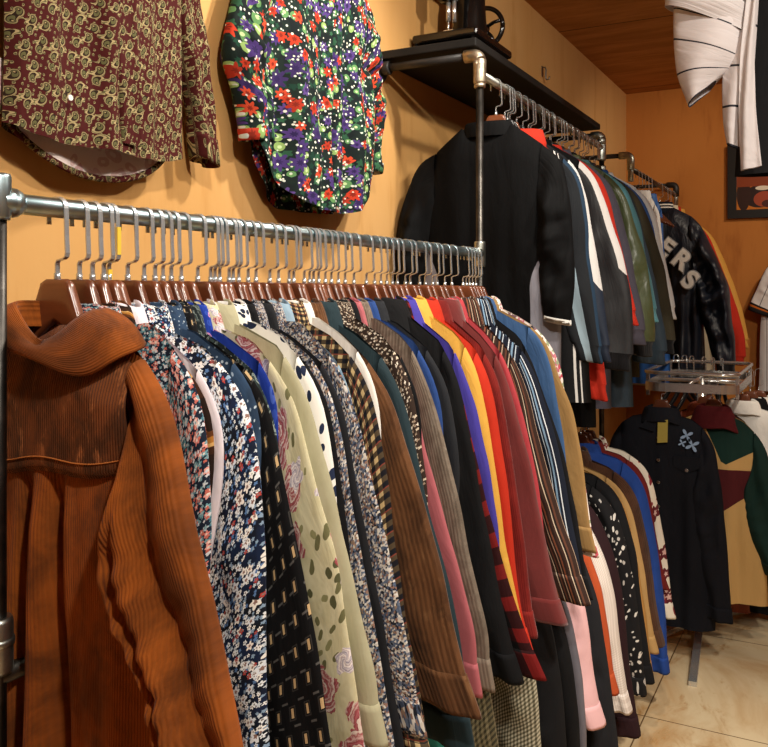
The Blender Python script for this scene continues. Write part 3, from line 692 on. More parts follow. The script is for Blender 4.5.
# ------------------------------------------------------------------ hero: rust corduroy overshirt
hl = 'rust brown corduroy overshirt with yoke and wide collar, nearest on the front rail'
HERO = [(.06, -.125), (.105, -.130), (.160, -.171), (.195, -.207), (.217, -.26), (.234, -.309), (.268, -.408), (.294, -.506), (.314, -.62)]
hero = garment('overshirt', hl, 'shirt', (RX, .672, GZ), m_rust, group=FG, tf=.036, tb=.016, seed=1,
    prof=HERO, cuff=-.70,
    inner=[(.165, -.27), (.152, -.335), (.116, -.382), (.124, -.42), (.165, -.455), (.202, -.493), (.219, -.544), (.23, -.62)], dens=3.0, rough=.55, collar='none', folds=1.3, creases=[(.012, .034, .009, .2), (.055, .026, .007, .2), (-.06, .02, .01, .2)], screase=[(.58, .020, .045), (.30, .008, .06)], sl_tf=.042, sl_y=-.022, cw=.095, hem=-.80, body_w=(.165, .185, .205))
hanger(RX, .690, RZ-.0015, 'wooden hanger of the rust brown corduroy overshirt, nearest on the front rail', HG, wood_h, chrome, 0)
def hero_front(x, z, s=1.0):
    """y of the overshirt's near face, approximated"""
    return -.037*math.sqrt(max(0, 1-min(1, abs(x)/.19)**2.6))
yoke_rows = []
zt_x = [0, .05, .105, .15]; zt_z = [-.150, -.128, -.132, -.168]
for k in range(26):
    f = k/25; row = []
    for j in range(60):
        a = -1+2*j/59; w = .150+.012*f; x = a*w
        z0 = np.interp(abs(x), zt_x, zt_z); z1 = -.292+.012*abs(a)+.004*math.sin(a*7)
        z = z0*(1-f)+z1*f
        y = -.040*math.sqrt(max(0, 1-min(1, abs(x)/.185)**2.8))*(.42+.58*min(1, f*2.4)**.7)-.0035-.004*nz(x*16, z*14, 3)*min(1, f*3)
        if k == 25: y += .004
        row.append((x, y, z))
    yoke_rows.append(row)
yo = mesh_obj('yoke', [dict(P=np.array(yoke_rows), flip=True)], m_yoke, hero); yo['label'] = 'worn darker back yoke'
def seam(name, pts, par, mat, r=.0011):
    return mesh_obj(name, [tube_g(resample(np.array(pts), 60), r, 6)], mat, par)
m_thread = plain('rust_thread', '#b9713a', '#a5602d')
yr = np.array(yoke_rows)
seam('stitching', [(p[0], p[1]-.001, p[2]+.010) for p in yr[24]], yo, m_thread, .0008)
# the wide collar rolls open
ph = np.linspace(-2.35, 2.35, 110); rows = []
cn = np.clip(np.cos(ph), 0, 1)**1.3
wv_ = .004*np.sin(ph*4.2+.5)+.003*np.sin(ph*7)
rim = np.stack([.030+.060*np.sin(ph), -.034*np.cos(ph)-.004, -.106-.036*np.exp(-((ph-.2)/.65)**2)-.004*np.sin(ph)], -1)
outer = np.stack([.030+np.where(ph > 0, .128, .112)*np.sin(ph), -.047*np.cos(ph)-.010-wv_*.6-.006*np.exp(-((ph-.9)/.5)**2), -.142-.034*np.exp(-((ph-.55)/.7)**2)-.006*np.clip(np.abs(ph)-1, 0, 1)+wv_*.7], -1)
fold_ = np.exp(-((ph-.10)/.13)**2)
for f, dz in ((-.25, -.03), (-.1, -.012), (-.03, -.002)):
    rows.append(rim*np.array([1+f*.5, 1+f*.5, 1])+np.array([0, 0, dz]))
for f in np.linspace(0, 1, 14):
    p_ = rim*(1-f)+outer*f
    bul = math.sin(PI*f)**.8*.006
    p_ = p_+np.stack([np.sin(ph)*bul*.7, -np.cos(ph)*bul, 0*ph+bul*.9], -1)
    p_[:, 2] -= fold_*.010*math.exp(-((f-.25)/.2)**2); p_[:, 1] += fold_*.009*math.exp(-((f-.3)/.25)**2)
    rows.append(p_)
rows.append(outer+np.array([0, .003, -.002])); rows.append(outer*np.array([.97, .97, 1])+np.array([0, .004, .001])); rows.append((outer*.6+rim*.4)+np.array([0, .004, .002]))
mesh_obj('collar', [dict(P=np.array(rows), UV=np.stack([np.tile(np.linspace(0, .1, len(rows))[:, None], (1, 110)), np.tile(ph*.08, (len(rows), 1))], -1), flip=True)], m_rust, hero)
# ------------------------------------------------------------------ shirts on the wall
m_paisley = paisley('wine_paisley', '#451311', '#a8946a', '#5d5a38', '#2a1a10', 50)
m_lining = floral('pale_paisley_lining', '#e6d6d0', [(30, .5, .7, 2, ['#d3b3ae', '#cba6a4'], '#e6d6d0')])
m_wfl = floral('vivid_floral', '#10181a', [(64, .55, .5, 5, ['#1d4232', '#274f38', '#17382c', '#2f5a3f'], None), (44, .5, .45, 1, ['#5d8a55', '#86a35f', '#3d6a48'], '#b9cf95'),
    (31, .6, .42, 8, ['#43306a', '#553f7c', '#382859', '#4b3573'], '#2c1f4d'), (37, .55, .30, 7, ['#b8371f', '#a4301c', '#c5462a'], '#7d2415'), (120, .36, .30, 1, ['#dcdcd0', '#c9d0c6', '#d6d8c8'], None)], '#16241f')
wp = garment('shirt', 'dark red paisley long-sleeved shirt hung flat on the wall, upper left', 'shirt', (.048, .985, 2.335), m_paisley, rz=PI/2, prof=[(.05, -.135), (.12, -.16), (.165, -.19), (.19, -.23), (.222, -.33), (.25, -.45), (.272, -.56), (.283, -.68)],
    cuff=-.655, hem=-.715, tail=.02, tf=.036, tb=.03, dens=1.6, seed=4, cw=.05, sw=.06, lim=.285, body_w=(.165, .178, .182), rough=1.5, ry=.03, cuff_h=.045, sl_y=.006, sl_tf=.024, armpit=.12)
# the longer back tail with its pale inside facing the room
tr = []
for k in range(16):
    f = k/15; row = []
    for j in range(50):
        a = -1+2*j/49; x = a*.182; z0 = -.60; z1 = -.752+.085*abs(a)**2.6
        row.append((x, .012+.006*math.sin(a*6+f)-.004*f, z0*(1-f)+z1*f))
    tr.append(row)
tl = mesh_obj('shirt_tail', [dict(P=np.array(tr), flip=True)], m_lining, wp); tl['label'] = 'pale inside of the back tail'
so = tl.modifiers.new('thick', 'SOLIDIFY'); so.thickness = .002
mesh_obj('tail_hem', [tube_g([(p[0], p[1]+.001, p[2]+.001) for p in tr[-1]], .0042, 8, True, (1, 1.4))], m_paisley, tl)
def wall_y(x, hw, t): return -t*math.sqrt(max(0, 1-min(1, abs(x)/hw)**2.6))
pl = []
for k in range(50):
    f = k/49; z = -.16-f*.54; row = []
    for j, dx in enumerate((-.002, 0, .004, .018, .034, .037, .038)):
        x = -.012+dx+.0*f-.004*math.sin(f*5)+(.012 if f > .75 else 0)*(f-.75)*4
        row.append((x, wall_y(x, .2, .036)-(.004, .012, .0135, .013, .015, .018, .004)[j]-.002*math.sin(f*17), z))
    pl.append(row)
pk = mesh_obj('placket', [dict(P=np.array(pl), flip=True)], m_paisley, wp)
dark_gap = plain('placket_shadow_cloth', '#1d0c0a')
button = hard('shell_button', '#e9e6de', .3, .5)
def disc(name, c, n, r, mat, par, t=.002):
    c, n = np.array(c, float), np.array(n, float); n /= np.linalg.norm(n)
    return mesh_obj(name, [cyl_g(c-n*t/2, c+n*t/2, r, 16, 1)], mat, par)
disc('button', (-.097, -.040, -.648), (0, -1, 0), .0045, button, wp)
hanger(.05, .985, 2.335, 'wooden hanger holding the red paisley shirt against the wall', None, wood_h, chrome, PI/2)
wf = garment('shirt', 'shirt printed with purple, orange and green flowers hung on the wall', 'shirt', (.05, 1.615, 2.335), m_wfl, rz=PI/2, prof=[(.05, -.135), (.14, -.165), (.21, -.20), (.25, -.26), (.268, -.36), (.288, -.45), (.298, -.53), (.292, -.60), (.285, -.7)],
    lprof=[(.05, -.135), (.14, -.165), (.21, -.20), (.25, -.26), (.29, -.36), (.318, -.45), (.312, -.50), (.275, -.56), (.262, -.63), (.26, -.7)],
    cuff=-.615, hem=-.755, tail=.16, tf=.042, tb=.03, dens=1.6, seed=9, cw=.09, sw=.12, lim=.33, body_w=(.19, .25, .245), rough=1.8, folds=1.6, ry=.03, cuff_h=.02, sl_y=.004, sl_tf=.036, xs=.19)
mesh_obj('placket', [dict(P=np.array([[(x, wall_y(x, .25, .042)*(1+.02*math.sin(k*.4))-(.004, .011, .012, .011, .005)[j], -.16-k/39*.585) for j, x in enumerate((-.006, -.003, .012, .028, .031))] for k in range(40)]), flip=True)], m_wfl, wf)
hanger(.052, 1.615, 2.335, 'wooden hanger holding the flowered shirt against the wall', None, wood_h, chrome, PI/2)
# nails that carry the two hangers, and the small hook further along
steel = metal('hook_steel', '#8d8a84', .35)
def wall_hook(y, z, lab, big=False):
    R = root('wall_hook', lab, 'hook', (0, y, z))
    mesh_obj('back_plate', [box_g(0, .003, -.008, .008, -.022, .022)], steel, R, False)
    pts = [(.003, 0, 0), (.03, 0, -.004), (.05, 0, -.012)]+[(.050+.012*math.sin(t), 0, -.012-.012+.012*math.cos(t)) for t in np.linspace(.2, 2.4, 6)] if big else [(.002, 0, .018), (.014, 0, .016), (.018, 0, .005), (.016, 0, -.025), (.02, 0, -.036), (.03, 0, -.034), (.033, 0, -.024)]
    mesh_obj('prong', [tube_g(pts, .0035, 8)], steel, R)
wall_hook(.985, 2.352, 'steel wall hook behind the hanger of the paisley shirt', True)
wall_hook(1.615, 2.352, 'steel wall hook behind the hanger of the flowered shirt', True)
wall_hook(3.42, 2.315, 'small bare steel hook on the wall above the black shelf')

# ------------------------------------------------------------------ jackets on the shelf rack's upper rail
UZ = 1.9485
UG = 'jackets on the shelf rack'
m_trk = norm_stripe('black_tracksuit', '#09090a', [], .4, .8, .12)
def side_panel(name, base, pan):
    m = Mat(name, .85, .12); u, s_, _ = m.sep(m.uv('norm'))
    e = m.m('ABSOLUTE', m.m('MULTIPLY_ADD', u, 2.0, -1.0))
    lim_ = m.m('MULTIPLY_ADD', m.step(s_, .30, .62), -.36, 1.0)
    m.color(m.mix(m.m('MULTIPLY', m.gt(e, lim_), m.gt(s_, .32)), base, pan)); m.wrinkle(.4); return m.done()
m_trk_body = side_panel('black_track_grey_sides', '#09090a', '#85848d')
ribk = cord('black_rib', '#17171a', '#0e0e10', .005, .3)
m_trkcuff = norm_stripe('white_cuff_trim', '#bdbab4', [], .3)
m_navywhite = norm_stripe('navy_white_sleeve', '#1b2433', [(-.1, .22, '#cbc9c6'), (.42, .5, '#22384f')], .35, .6, .35, tmax=.72)
m_bluepale = norm_stripe('black_paleblue_sleeve', '#16191d', [(.0, .06, '#1e3347'), (.34, .6, '#8fa3ae')], .35)
m_blkwhite = norm_stripe('black_white_sleeve', '#1d1d1f', [(-.1, .10, '#cbc7c3')], .35, .6, .35, tmax=.62)
m_redplain = plain('scarlet_fleece', '#c0301f', '#ad2a1b', wr=.4)
m_greyj = plain('grey_purple_jacket', '#4a4650', '#3c3942')
m_bomber = plain('olive_bomber_nylon', '#4a5134', '#3f462c', rough=.42, wr=.9, spec=.5)
m_teal = plain('pale_teal_nylon', '#5f959f', '#4f838f', rough=.5)
m_slatej = plain('slate_blue_nylon', '#2d3a44', '#263038', rough=.55)
m_darkol = plain('brown_olive_jacket', '#3b3628', '#322d21', wr=.6)
m_bluej = plain('bright_blue_nylon', '#2f5fa3', '#28528f', rough=.5)
m_whitej = norm_stripe('white_blue_jacket', '#cfd0d0', [(.25, .4, '#2f62a8'), (.62, .7, '#1f2735')], .4, .6)
JK = dict(base=JBASE, rib=True, armpit=.19, cuff=-.69, cuff_h=.05, hem=-.84, rough=1.2, xs=.15)
UP = [
 (2.185, m_redplain, 'red hooded sweatshirt whose hood shows behind the black track jacket collar', dict(collar='hood', prof=[(.06, -.09), (.10, -.15), (.15, -.2), (.17, -.26)], hem=-.70, ry=.026, sleeves=(), body_w=(.15, .15, .15))),
 (2.225, norm_stripe('black_white_piping', '#0c0c0e', [(.915, .93, '#d2cfca'), (.95, .958, '#d2cfca')]), 'black track top with pale blue sleeve panel and white piping, second in upper row', dict(smat=m_bluepale, body_w=(.17, .20, .225), prof=[(.14, -.182), (.19, -.23), (.212, -.33), (.225, -.50), (.24, -.62)])),
 (2.280, m_black2, 'navy track jacket with a broad white sleeve stripe, third in the upper row', dict(smat=m_navywhite, prof=[(.14, -.178), (.18, -.22), (.205, -.33), (.232, -.48), (.25, -.6)])),
 (2.335, m_redplain, 'long red sweatshirt whose hem hangs out below the track jackets', dict(collar='none', prof=[(.1, -.17), (.14, -.22), (.16, -.3), (.2, -.5), (.235, -.75)], hem=-.83, cuff=-.80, cw=.07)),
 (2.385, m_trk, 'black sweatshirt with white shoulder piping and a wide ribbed cuff', dict(smat=m_blkwhite, prof=[(.14, -.168), (.192, -.215), (.23, -.32), (.272, -.45), (.295, -.57), (.30, -.72)], cw=.13, sw=.15, cuff=-.72, hem=-.93)),
 (2.490, m_redplain, 'red jacket showing a thin edge beside the black sweatshirt with white piping', dict(prof=[(.14, -.172), (.19, -.22), (.22, -.31), (.24, -.39)], cuff=-.6)),
 (2.590, m_greyj, 'grey-purple jacket between the red edge and the olive bomber', dict(prof=[(.14, -.172), (.19, -.22), (.225, -.32), (.255, -.45)], cuff=-.66, hem=-.9)),
 (2.700, m_bomber, 'glossy olive green bomber jacket with puffed sleeves', dict(hem=-.70, prof=[(.14, -.168), (.195, -.215), (.238, -.32), (.277, -.47), (.300, -.62), (.298, -.72)], rough=2.4, folds=1.6, cw=.12, sw=.16, cuff=-.70)),
 (2.815, m_teal, 'pale teal windbreaker edge just behind the olive bomber jacket', dict(hem=-.70, prof=[(.14, -.168), (.19, -.21), (.228, -.30), (.25, -.42)], cuff=-.6)),
 (2.880, m_slatej, 'dark slate nylon jacket with a long plain sleeve beside the olive bomber', dict(prof=[(.14, -.172), (.19, -.22), (.225, -.33), (.27, -.52), (.30, -.68), (.31, -.78)], cuff=-.74, cw=.13, hem=-.93)),
 (2.975, m_darkol, 'dark brown-olive jacket with zipped cuff left of the varsity jacket', dict(prof=[(.14, -.17), (.19, -.215), (.232, -.31), (.275, -.45), (.305, -.62), (.315, -.72)], cw=.12, cuff=-.71)),
 (3.070, m_bluej, 'bright blue nylon jacket visible as a slim strip near the rack end', dict(hem=-.70, prof=[(.14, -.172), (.19, -.22), (.222, -.31), (.25, -.46)], cuff=-.68)),
 (3.150, m_whitej, 'white and blue striped jacket, the last on the shelf rack', dict(hem=-.70, prof=[(.14, -.165), (.19, -.21), (.222, -.29), (.24, -.38)], cuff=-.6)),
]
UHG = 'hangers on the shelf rack rail'
yl = [2.125]+[u[0] for u in UP]+[3.22]
for i, (y, mat, lab, kw) in enumerate(UP):
    gf, gb = y-yl[i], yl[i+2]-y
    k2 = dict(JK); k2.update(kw); k2.setdefault('collar', 'rib'); k2.setdefault('colh', .3)
    garment('jacket', lab, 'jacket', (RX, y, UZ), mat, group=UG, tf=float(np.clip(gf*.5, .012, .05)), tb=float(np.clip(gb*.42, .01, .035)), seed=i+40, kmat=ribk if k2.get('rib') and mat in (m_trk, m_bomber, m_darkol) else None, rz=math.radians(random.uniform(-2, 2)), **k2)
    hanger(RX, y, UZ+.0, hang_label('chrome-hooked', lab), UHG, wood_h if i % 2 else plas_h, chrome, math.radians(random.uniform(-8, 8)))
for k in range(17):
    yy = 2.075+k*.066
    if yy > 2.16 and min(abs(yy-u[0]) for u in UP) > .012:
        hanger(RX, yy, UZ, 'dark hanger with chrome hook packed between the jackets under the black shelf', 'spare hangers on the shelf rack rail', plas_h, chrome, math.radians(random.uniform(-8, 8)))
tj = garment('jacket', 'large black track jacket with grey side panels, nearest under the shelf', 'jacket', (RX-.02, 2.112, UZ), m_trk_body, group=UG, base=JBASE, smat=m_trk, cmat=m_trk, kmat=m_trkcuff,
    prof=[(.07, -.112), (.15, -.172), (.205, -.215), (.226, -.32), (.240, -.47), (.235, -.55), (.226, -.62)], lprof=[(.07, -.112), (.14, -.15), (.195, -.19), (.222, -.25), (.25, -.34), (.265, -.42), (.27, -.52), (.268, -.62)], lim=.268,
    cuff=-.622, cuff_h=.011, hem=-.80, tf=.034, tb=.014, dens=1.5, seed=21, cw=.066, sw=.10, armpit=.20, collar='rib', colh=.55, ry=.03, hemband=ribk, body_w=(.17, .19, .20), rough=1.2, folds=.6, sl_y=-.018)
hanger(RX-.0, 2.118, UZ, 'wooden hanger of the large black track jacket under the shelf', UHG, wood_h, chrome, .05)
# piping of the track top that hangs behind
# ------------------------------------------------------------------ far corner rail: varsity jacket and others
VZ = 1.9335
CG = 'jackets on the corner rail'
m_varsity = plain('navy_satin', '#141b28', '#101622', rough=.46, wr=1.0, spec=.4)
m_yelj = plain('golden_yellow_jacket', '#d6a04a', '#c8923f', rough=.6)
m_cream2 = plain('cream_trousers', '#d9ceb4', '#c9bda2')
m_ribst = stripes('navy_white_rib', [(0, '#141b28'), (.3, '#e4e2dc'), (.45, '#141b28'), (.62, '#e4e2dc'), (.75, '#141b28')], .034, PI/2)
CR = [
 (3.86, m_whitej, 'white and blue windbreaker at the near end of the corner rail', dict(prof=[(.07, -.12), (.10, -.18), (.115, -.30), (.12, -.38), (.12, -.5)], xs=.085, body_w=(.09, .09, .09), cw=.05, sw=.05, cuff=-.42, hem=-.6)),
 (4.00, m_bluej, 'blue sports jacket peeking out before the varsity jacket', dict(prof=[(.07, -.12), (.09, -.17), (.095, -.28), (.10, -.42), (.12, -.6), (.14, -.8)], xs=.085, body_w=(.09, .1, .13), cw=.05, sw=.06, cuff=-.62, hem=-.95)),
 (4.58, m_cream2, 'cream overalls hanging behind the varsity jacket', dict(prof=[(.12, -.18), (.16, -.24), (.2, -.34), (.23, -.5)], cuff=-.7, hem=-1.02, body_w=(.15, .2, .25))),
 (4.67, m_redplain, 'red jacket hanging behind the varsity jacket, before the golden one', dict(prof=[(.14, -.175), (.2, -.23), (.25, -.36), (.32, -.55), (.37, -.72), (.385, -.85)], cuff=-.86, cw=.14, sw=.16, lim=.27, hem=-.9, inner=[(.16, -.4), (.2, -.6)])),
 (4.80, m_yelj, 'golden yellow jacket with white shoulder insert, last on the corner rail', dict(prof=[(.14, -.175), (.2, -.225), (.26, -.35), (.33, -.55), (.375, -.72), (.385, -.8)], cuff=-.78, cw=.12, sw=.15, lim=.27, hem=-.85)),
]
for i, (y, mat, lab, kw) in enumerate(CR):
    k2 = dict(JK); k2.update(kw); k2.setdefault('collar', 'rib')
    garment('jacket', lab, 'jacket', (RX, y, VZ), mat, group=CG, tf=.035, tb=.03, seed=i+70, **k2)
    hanger(RX, y, VZ, hang_label('wooden', lab), 'hangers on the corner rail', wood_d, chrome, .05)
for k, yy in enumerate((3.93, 4.08, 4.16)):
    hanger(RX, yy, VZ, 'bare dark wooden hanger on the corner rail before the varsity jacket', 'spare hangers on the corner rail', wood_d, chrome, math.radians(random.uniform(-8, 8)))
vj = garment('varsity_jacket', 'navy satin varsity jacket with white letters on it, far corner rail', 'jacket', (RX+.005, 4.40, VZ), m_varsity, base=JBASE, group=CG, cmat=m_ribst, kmat=ribk, hemband=ribk,
    prof=[(.07, -.115), (.15, -.16), (.20, -.205), (.232, -.28), (.275, -.38), (.318, -.47), (.335, -.60), (.35, -.74), (.358, -.86)], cuff=-.88, cw=.10, sw=.16, lim=.27, tf=.075, tb=.045, dens=1.7, seed=31,
    collar='rib', ry=.04, rough=2.6, folds=1.8, hem=-.90, armpit=.22, body_w=(.17, .20, .215), rib=True, sl_tf=.062, sl_y=-.01)
hanger(RX+.005, 4.405, VZ, 'wooden hanger carrying the navy varsity jacket', 'hangers on the corner rail', wood_d, chrome, .05)
m_chen = plain('white_chenille', '#f0eeea', '#dedcd6', wr=.8)
m_chen2 = plain('grey_chenille_edge', '#a2a2a4', '#8e8e92')
def letter(ch, x, z, size, rot, y, par):
    def glyph(off, ex):
        cu = bpy.data.curves.new('glyph', 'FONT'); cu.body = ch; cu.size = size; cu.offset = off; cu.extrude = ex; cu.align_x = 'CENTER'; cu.align_y = 'CENTER'
        ob = bpy.data.objects.new('glyph', cu); COL.objects.link(ob); bpy.context.view_layer.update()
        me = bpy.data.meshes.new_from_object(ob.evaluated_get(bpy.context.evaluated_depsgraph_get())); bpy.data.objects.remove(ob); bpy.data.curves.remove(cu)
        return me
    for nm, off, ex, mt, dy in (('letter', size*.075, .003, m_chen2, 0), ('letter_inlay', size*.035, .002, m_chen, -.003)):
        me = glyph(off, ex); me.materials.clear(); me.materials.append(mt)
        for u in list(me.uv_layers): me.uv_layers.remove(u)
        l = me.uv_layers.new(name='cloth')
        for lp in me.loops:
            c = me.vertices[lp.vertex_index].co; l.data[lp.index].uv = (c.x, c.y)
        ob = bpy.data.objects.new(nm, me); COL.objects.link(ob); ob.parent = par
        ob.location = (x, y+dy, z); ob.rotation_euler = (PI/2, rot, 0)
        par2 = ob
        if nm == 'letter': first = ob
        else: ob.parent = first; ob.location = (0, 0, .005); ob.rotation_euler = (0, 0, 0)
vb = [c for c in vj.children if c.name.startswith('body')][0]
letter('E', .045, -.318, .115, .7, -.088, vj)
letter('R', .118, -.380, .12, .7, -.089, vj)
letter('S', .156, -.478, .12, .7, -.088, vj)

# ------------------------------------------------------------------ lower rails: garments under both racks
LZ = .9835
LG = 'garments on the lower rail'
m_ging = check('cream_gingham', '#aaa48e', '#706b58', '#3f3c2e', .0075, .5)
m_olgi = check('olive_tan_gingham', '#7c7358', '#5d563f', '#353224', .009, .5)
m_tealc = plain('teal_green_cotton', '#2f7a68', '#28695a')
m_greyt = plain('grey_satin', '#6a6870', '#5a5860', rough=.5)
m_palepink = plain('pale_pink_cotton', '#dfb3b4', '#d3a5a6', wr=.5)
m_orange = plain('burnt_orange', '#b5502a', '#a04524')
m_waffle = check('white_waffle', '#dcd3ca', '#cfc4ba', '#c0b4aa', .005, .5)
m_plum = plain('dark_plum', '#2b1519', '#221014')
m_blkspot = floral('black_white_dash', '#141315', [(70, .36, .5, 2, ['#c9c4bc', '#a9a49e'], None)])
m_tan2 = plain('tan_suede', '#a67a42', '#946b37')
m_sand = plain('sand_cotton', '#ad8a58', '#9c7a4b')
m_brn2 = cord('dark_brown_cord', '#4d3222', '#3a2418', .005)
m_royal2 = plain('royal_blue_cotton', '#24458f', '#1d3a7b')
m_creamfl = floral('cream_maroon_floral', '#d9cfbd', [(24, .55, .55, 5, ['#7d2a30', '#93434a', '#5b1f26'], '#c9a39a')])
m_brick2 = plain('brick_red_cotton', '#6d1f1c', '#5c1917')
m_stripep = stripes('pink_white_stripe', [(0, '#e2cfcf'), (.45, '#6d6a74'), (.6, '#e9e2de')], .012, .4)
LOW = [
 (1.33, m_tealc, 'teal green shirt whose hem shows below the buffalo plaid cuff', dict(prof=[(.14, -.19), (.2, -.26), (.25, -.4)], hem=-.62, cuff=-.34, zup=.26), 'shirt'),
 (1.50, m_olgi, 'olive gingham shirt hanging low under the buffalo plaid flannel', dict(prof=[(.14, -.18), (.2, -.24), (.24, -.4), (.25, -.6)], hem=-.80, cuff=-.78), 'shirt'),
 (1.75, m_ging, 'cream and black gingham shirt hanging low under the maroon sleeve', dict(prof=[(.14, -.18), (.19, -.24), (.222, -.36), (.235, -.46), (.24, -.58), (.24, -.7)], hem=-.80, cuff=-.78, cw=.13, sw=.13), 'shirt'),
 (1.865, m_black, 'black shirt hanging low beneath the striped cuff', dict(prof=[(.14, -.18), (.2, -.24), (.24, -.36), (.262, -.5), (.272, -.7)], hem=-.86, cuff=-.85, cw=.13), 'shirt'),
 (1.93, m_navyblk, 'long black coat hanging low beside the grey satin shirt', dict(prof=[(.14, -.18), (.2, -.24), (.245, -.36), (.27, -.5), (.285, -.7)], hem=-.90, cuff=-.88, cw=.13), 'coat'),
 (1.975, m_greyt, 'grey satin shirt hanging low, slim strip left of the pale pink sleeve', dict(prof=[(.14, -.18), (.2, -.24), (.25, -.36), (.275, -.5), (.285, -.7)], hem=-.86, cuff=-.84, cw=.08), 'shirt'),
 (2.09, m_palepink, 'pale pink shirt with a long sleeve near the floor', dict(prof=[(.14, -.18), (.195, -.24), (.24, -.35), (.262, -.5), (.285, -.66)], hem=-.62, cuff=-.60, cw=.085), 'shirt'),
 (2.19, m_black2, 'charcoal coat reaching almost to the floor right of the pale pink sleeve', dict(prof=[(.14, -.18), (.2, -.24), (.25, -.36), (.275, -.5), (.30, -.7)], hem=-.84, cuff=-.80, cw=.14), 'coat'),
 (2.25, m_orange, 'burnt orange shirt seen as a thin strip beside the white waffle sleeve', dict(prof=[(.14, -.18), (.2, -.24), (.25, -.36), (.272, -.5), (.282, -.6)], hem=-.6, cuff=-.58, cw=.06), 'shirt'),
 (2.33, m_waffle, 'white waffle-knit shirt with a hanging cuff beside the dark plum shirt', dict(prof=[(.13, -.165), (.19, -.215), (.24, -.31), (.268, -.43), (.29, -.62)], hem=-.66, cuff=-.66, cw=.07), 'shirt'),
 (2.42, m_plum, 'dark plum shirt between white waffle-knit and black dashed print', dict(prof=[(.13, -.16), (.188, -.2), (.235, -.30), (.265, -.42), (.29, -.65)], hem=-.78, cuff=-.76, cw=.12), 'shirt'),
 (2.52, m_blkspot, 'black shirt with white dashes in the lower row of the shelf rack', dict(prof=[(.13, -.152), (.188, -.185), (.232, -.26), (.265, -.385), (.295, -.6), (.3, -.7)], hem=-.7, cuff=-.7, cw=.11), 'shirt'),
 (2.61, m_black, 'plain black shirt before the tan suede shoulder in the lower row', dict(prof=[(.05, -.13), (.13, -.144), (.19, -.17), (.232, -.24), (.266, -.37), (.292, -.6)], hem=-.7, cuff=-.69, cw=.11), 'shirt'),
 (2.655, m_tan2, 'tan suede shirt with a lit shoulder in the lower row of the shelf rack', dict(prof=[(.07, -.135), (.13, -.158), (.185, -.185), (.225, -.25), (.258, -.40), (.29, -.6), (.3, -.72)], hem=-.7, cuff=-.70, cw=.04, sw=.05), 'shirt'),
 (2.70, m_sand, 'sand coloured shirt with a long sleeve beside the dark brown corduroy', dict(prof=[(.13, -.16), (.185, -.19), (.225, -.255), (.262, -.42), (.285, -.6)], hem=-.66, cuff=-.65, cw=.08), 'shirt'),
 (2.81, m_brn2, 'dark brown corduroy shirt in the lower row before the royal blue shirt', dict(prof=[(.13, -.16), (.19, -.195), (.228, -.26), (.262, -.42), (.288, -.62)], hem=-.66, cuff=-.66, cw=.09), 'shirt'),
 (2.95, m_royal2, 'royal blue shirt with a long sleeve in the lower row of the shelf rack', dict(prof=[(.13, -.155), (.188, -.188), (.225, -.25), (.263, -.44), (.29, -.68), (.295, -.78)], hem=-.8, cuff=-.80, cw=.09), 'shirt'),
 (3.0, m_brick2, 'brick red shirt with a lit collar in the lower row, before cream floral', dict(prof=[(.12, -.15), (.185, -.185), (.22, -.25), (.245, -.4)], hem=-.6, cuff=-.55, cw=.07), 'shirt'),
 (3.05, m_creamfl, 'cream shirt with maroon flowers, last in the lower row of the shelf rack', dict(prof=[(.12, -.145), (.188, -.18), (.226, -.24), (.266, -.46), (.288, -.62), (.292, -.7)], hem=-.65, cuff=-.66, cw=.06), 'shirt'),
]
yl = [1.2]+[u[0] for u in LOW]+[3.19]
for i, (y, mat, lab, kw, cat) in enumerate(LOW):
    gf, gb = y-yl[i], yl[i+2]-y
    kw = dict(kw); kw.pop('zup', None)
    garment('coat' if cat == 'coat' else 'shirt', lab, cat, (RX, y, LZ), mat, group=LG, tf=float(np.clip(gf*.5, .012, .045)), tb=float(np.clip(gb*.42, .01, .03)), seed=i+90, rz=math.radians(random.uniform(-3, 3)), **kw)
    hanger(RX, y, LZ, hang_label('wooden', lab), 'hangers on the lower rail', wood_d, chrome, math.radians(random.uniform(-6, 6)))

# ------------------------------------------------------------------ chrome floor rack with its garments
m_chr = metal('rack_chrome', '#d6d8d8', .2); m_chr.node_tree.nodes['Principled BSDF'].inputs['Metallic'].default_value = .8
fr = root('chrome_rack', 'chrome floor rack with a double loop rail beside the varsity jacket', 'clothing rack', (.58, 3.75, 0))
def loop(z, hx, hy, r, n=9):
    pts = []
    for cx, cy, a0 in ((hx-r, hy-r, 0), (-hx+r, hy-r, PI/2), (-hx+r, -hy+r, PI), (hx-r, -hy+r, 1.5*PI)):
        for t in np.linspace(a0, a0+PI/2, n): pts.append((cx+r*math.cos(t), cy+r*math.sin(t), z))
    return pts+[pts[0]]
P_('upper_loop', tube_g(loop(1.085, .172, .315, .06), .0075, 10), m_chr, fr)
lp = np.array(loop(1.03, .172, .315, .06)); z_ = np.array([0, 0, 1.])
cen = lp*np.array([1, 1, 0]); nrm = cen/np.linalg.norm(cen, axis=1)[:, None]
P_('lower_band', dict(P=np.stack([lp+z_*a*.017+nrm*b*.004 for a, b in ((-1, -1), (1, -1), (1, 1), (-1, 1), (-1, -1))], 1)), m_chr, fr, False)
for sx in (-1, 1):
    for sy in (-1, 1):
        P_('connector', box_g(sx*.166-.006, sx*.166+.006, sy*.255-.008, sy*.255+.008, .99, 1.085), m_chr, fr, False)
P_('crossbar', [cyl_g((-.172, 0, 1.03), (.172, 0, 1.03), .009, 14), cyl_g((0, -.315, 1.045), (0, .315, 1.045), .007, 12)], m_chr, fr)
P_('column', cyl_g((0, 0, .05), (0, 0, 1.04), .016, 18), m_chr, fr)
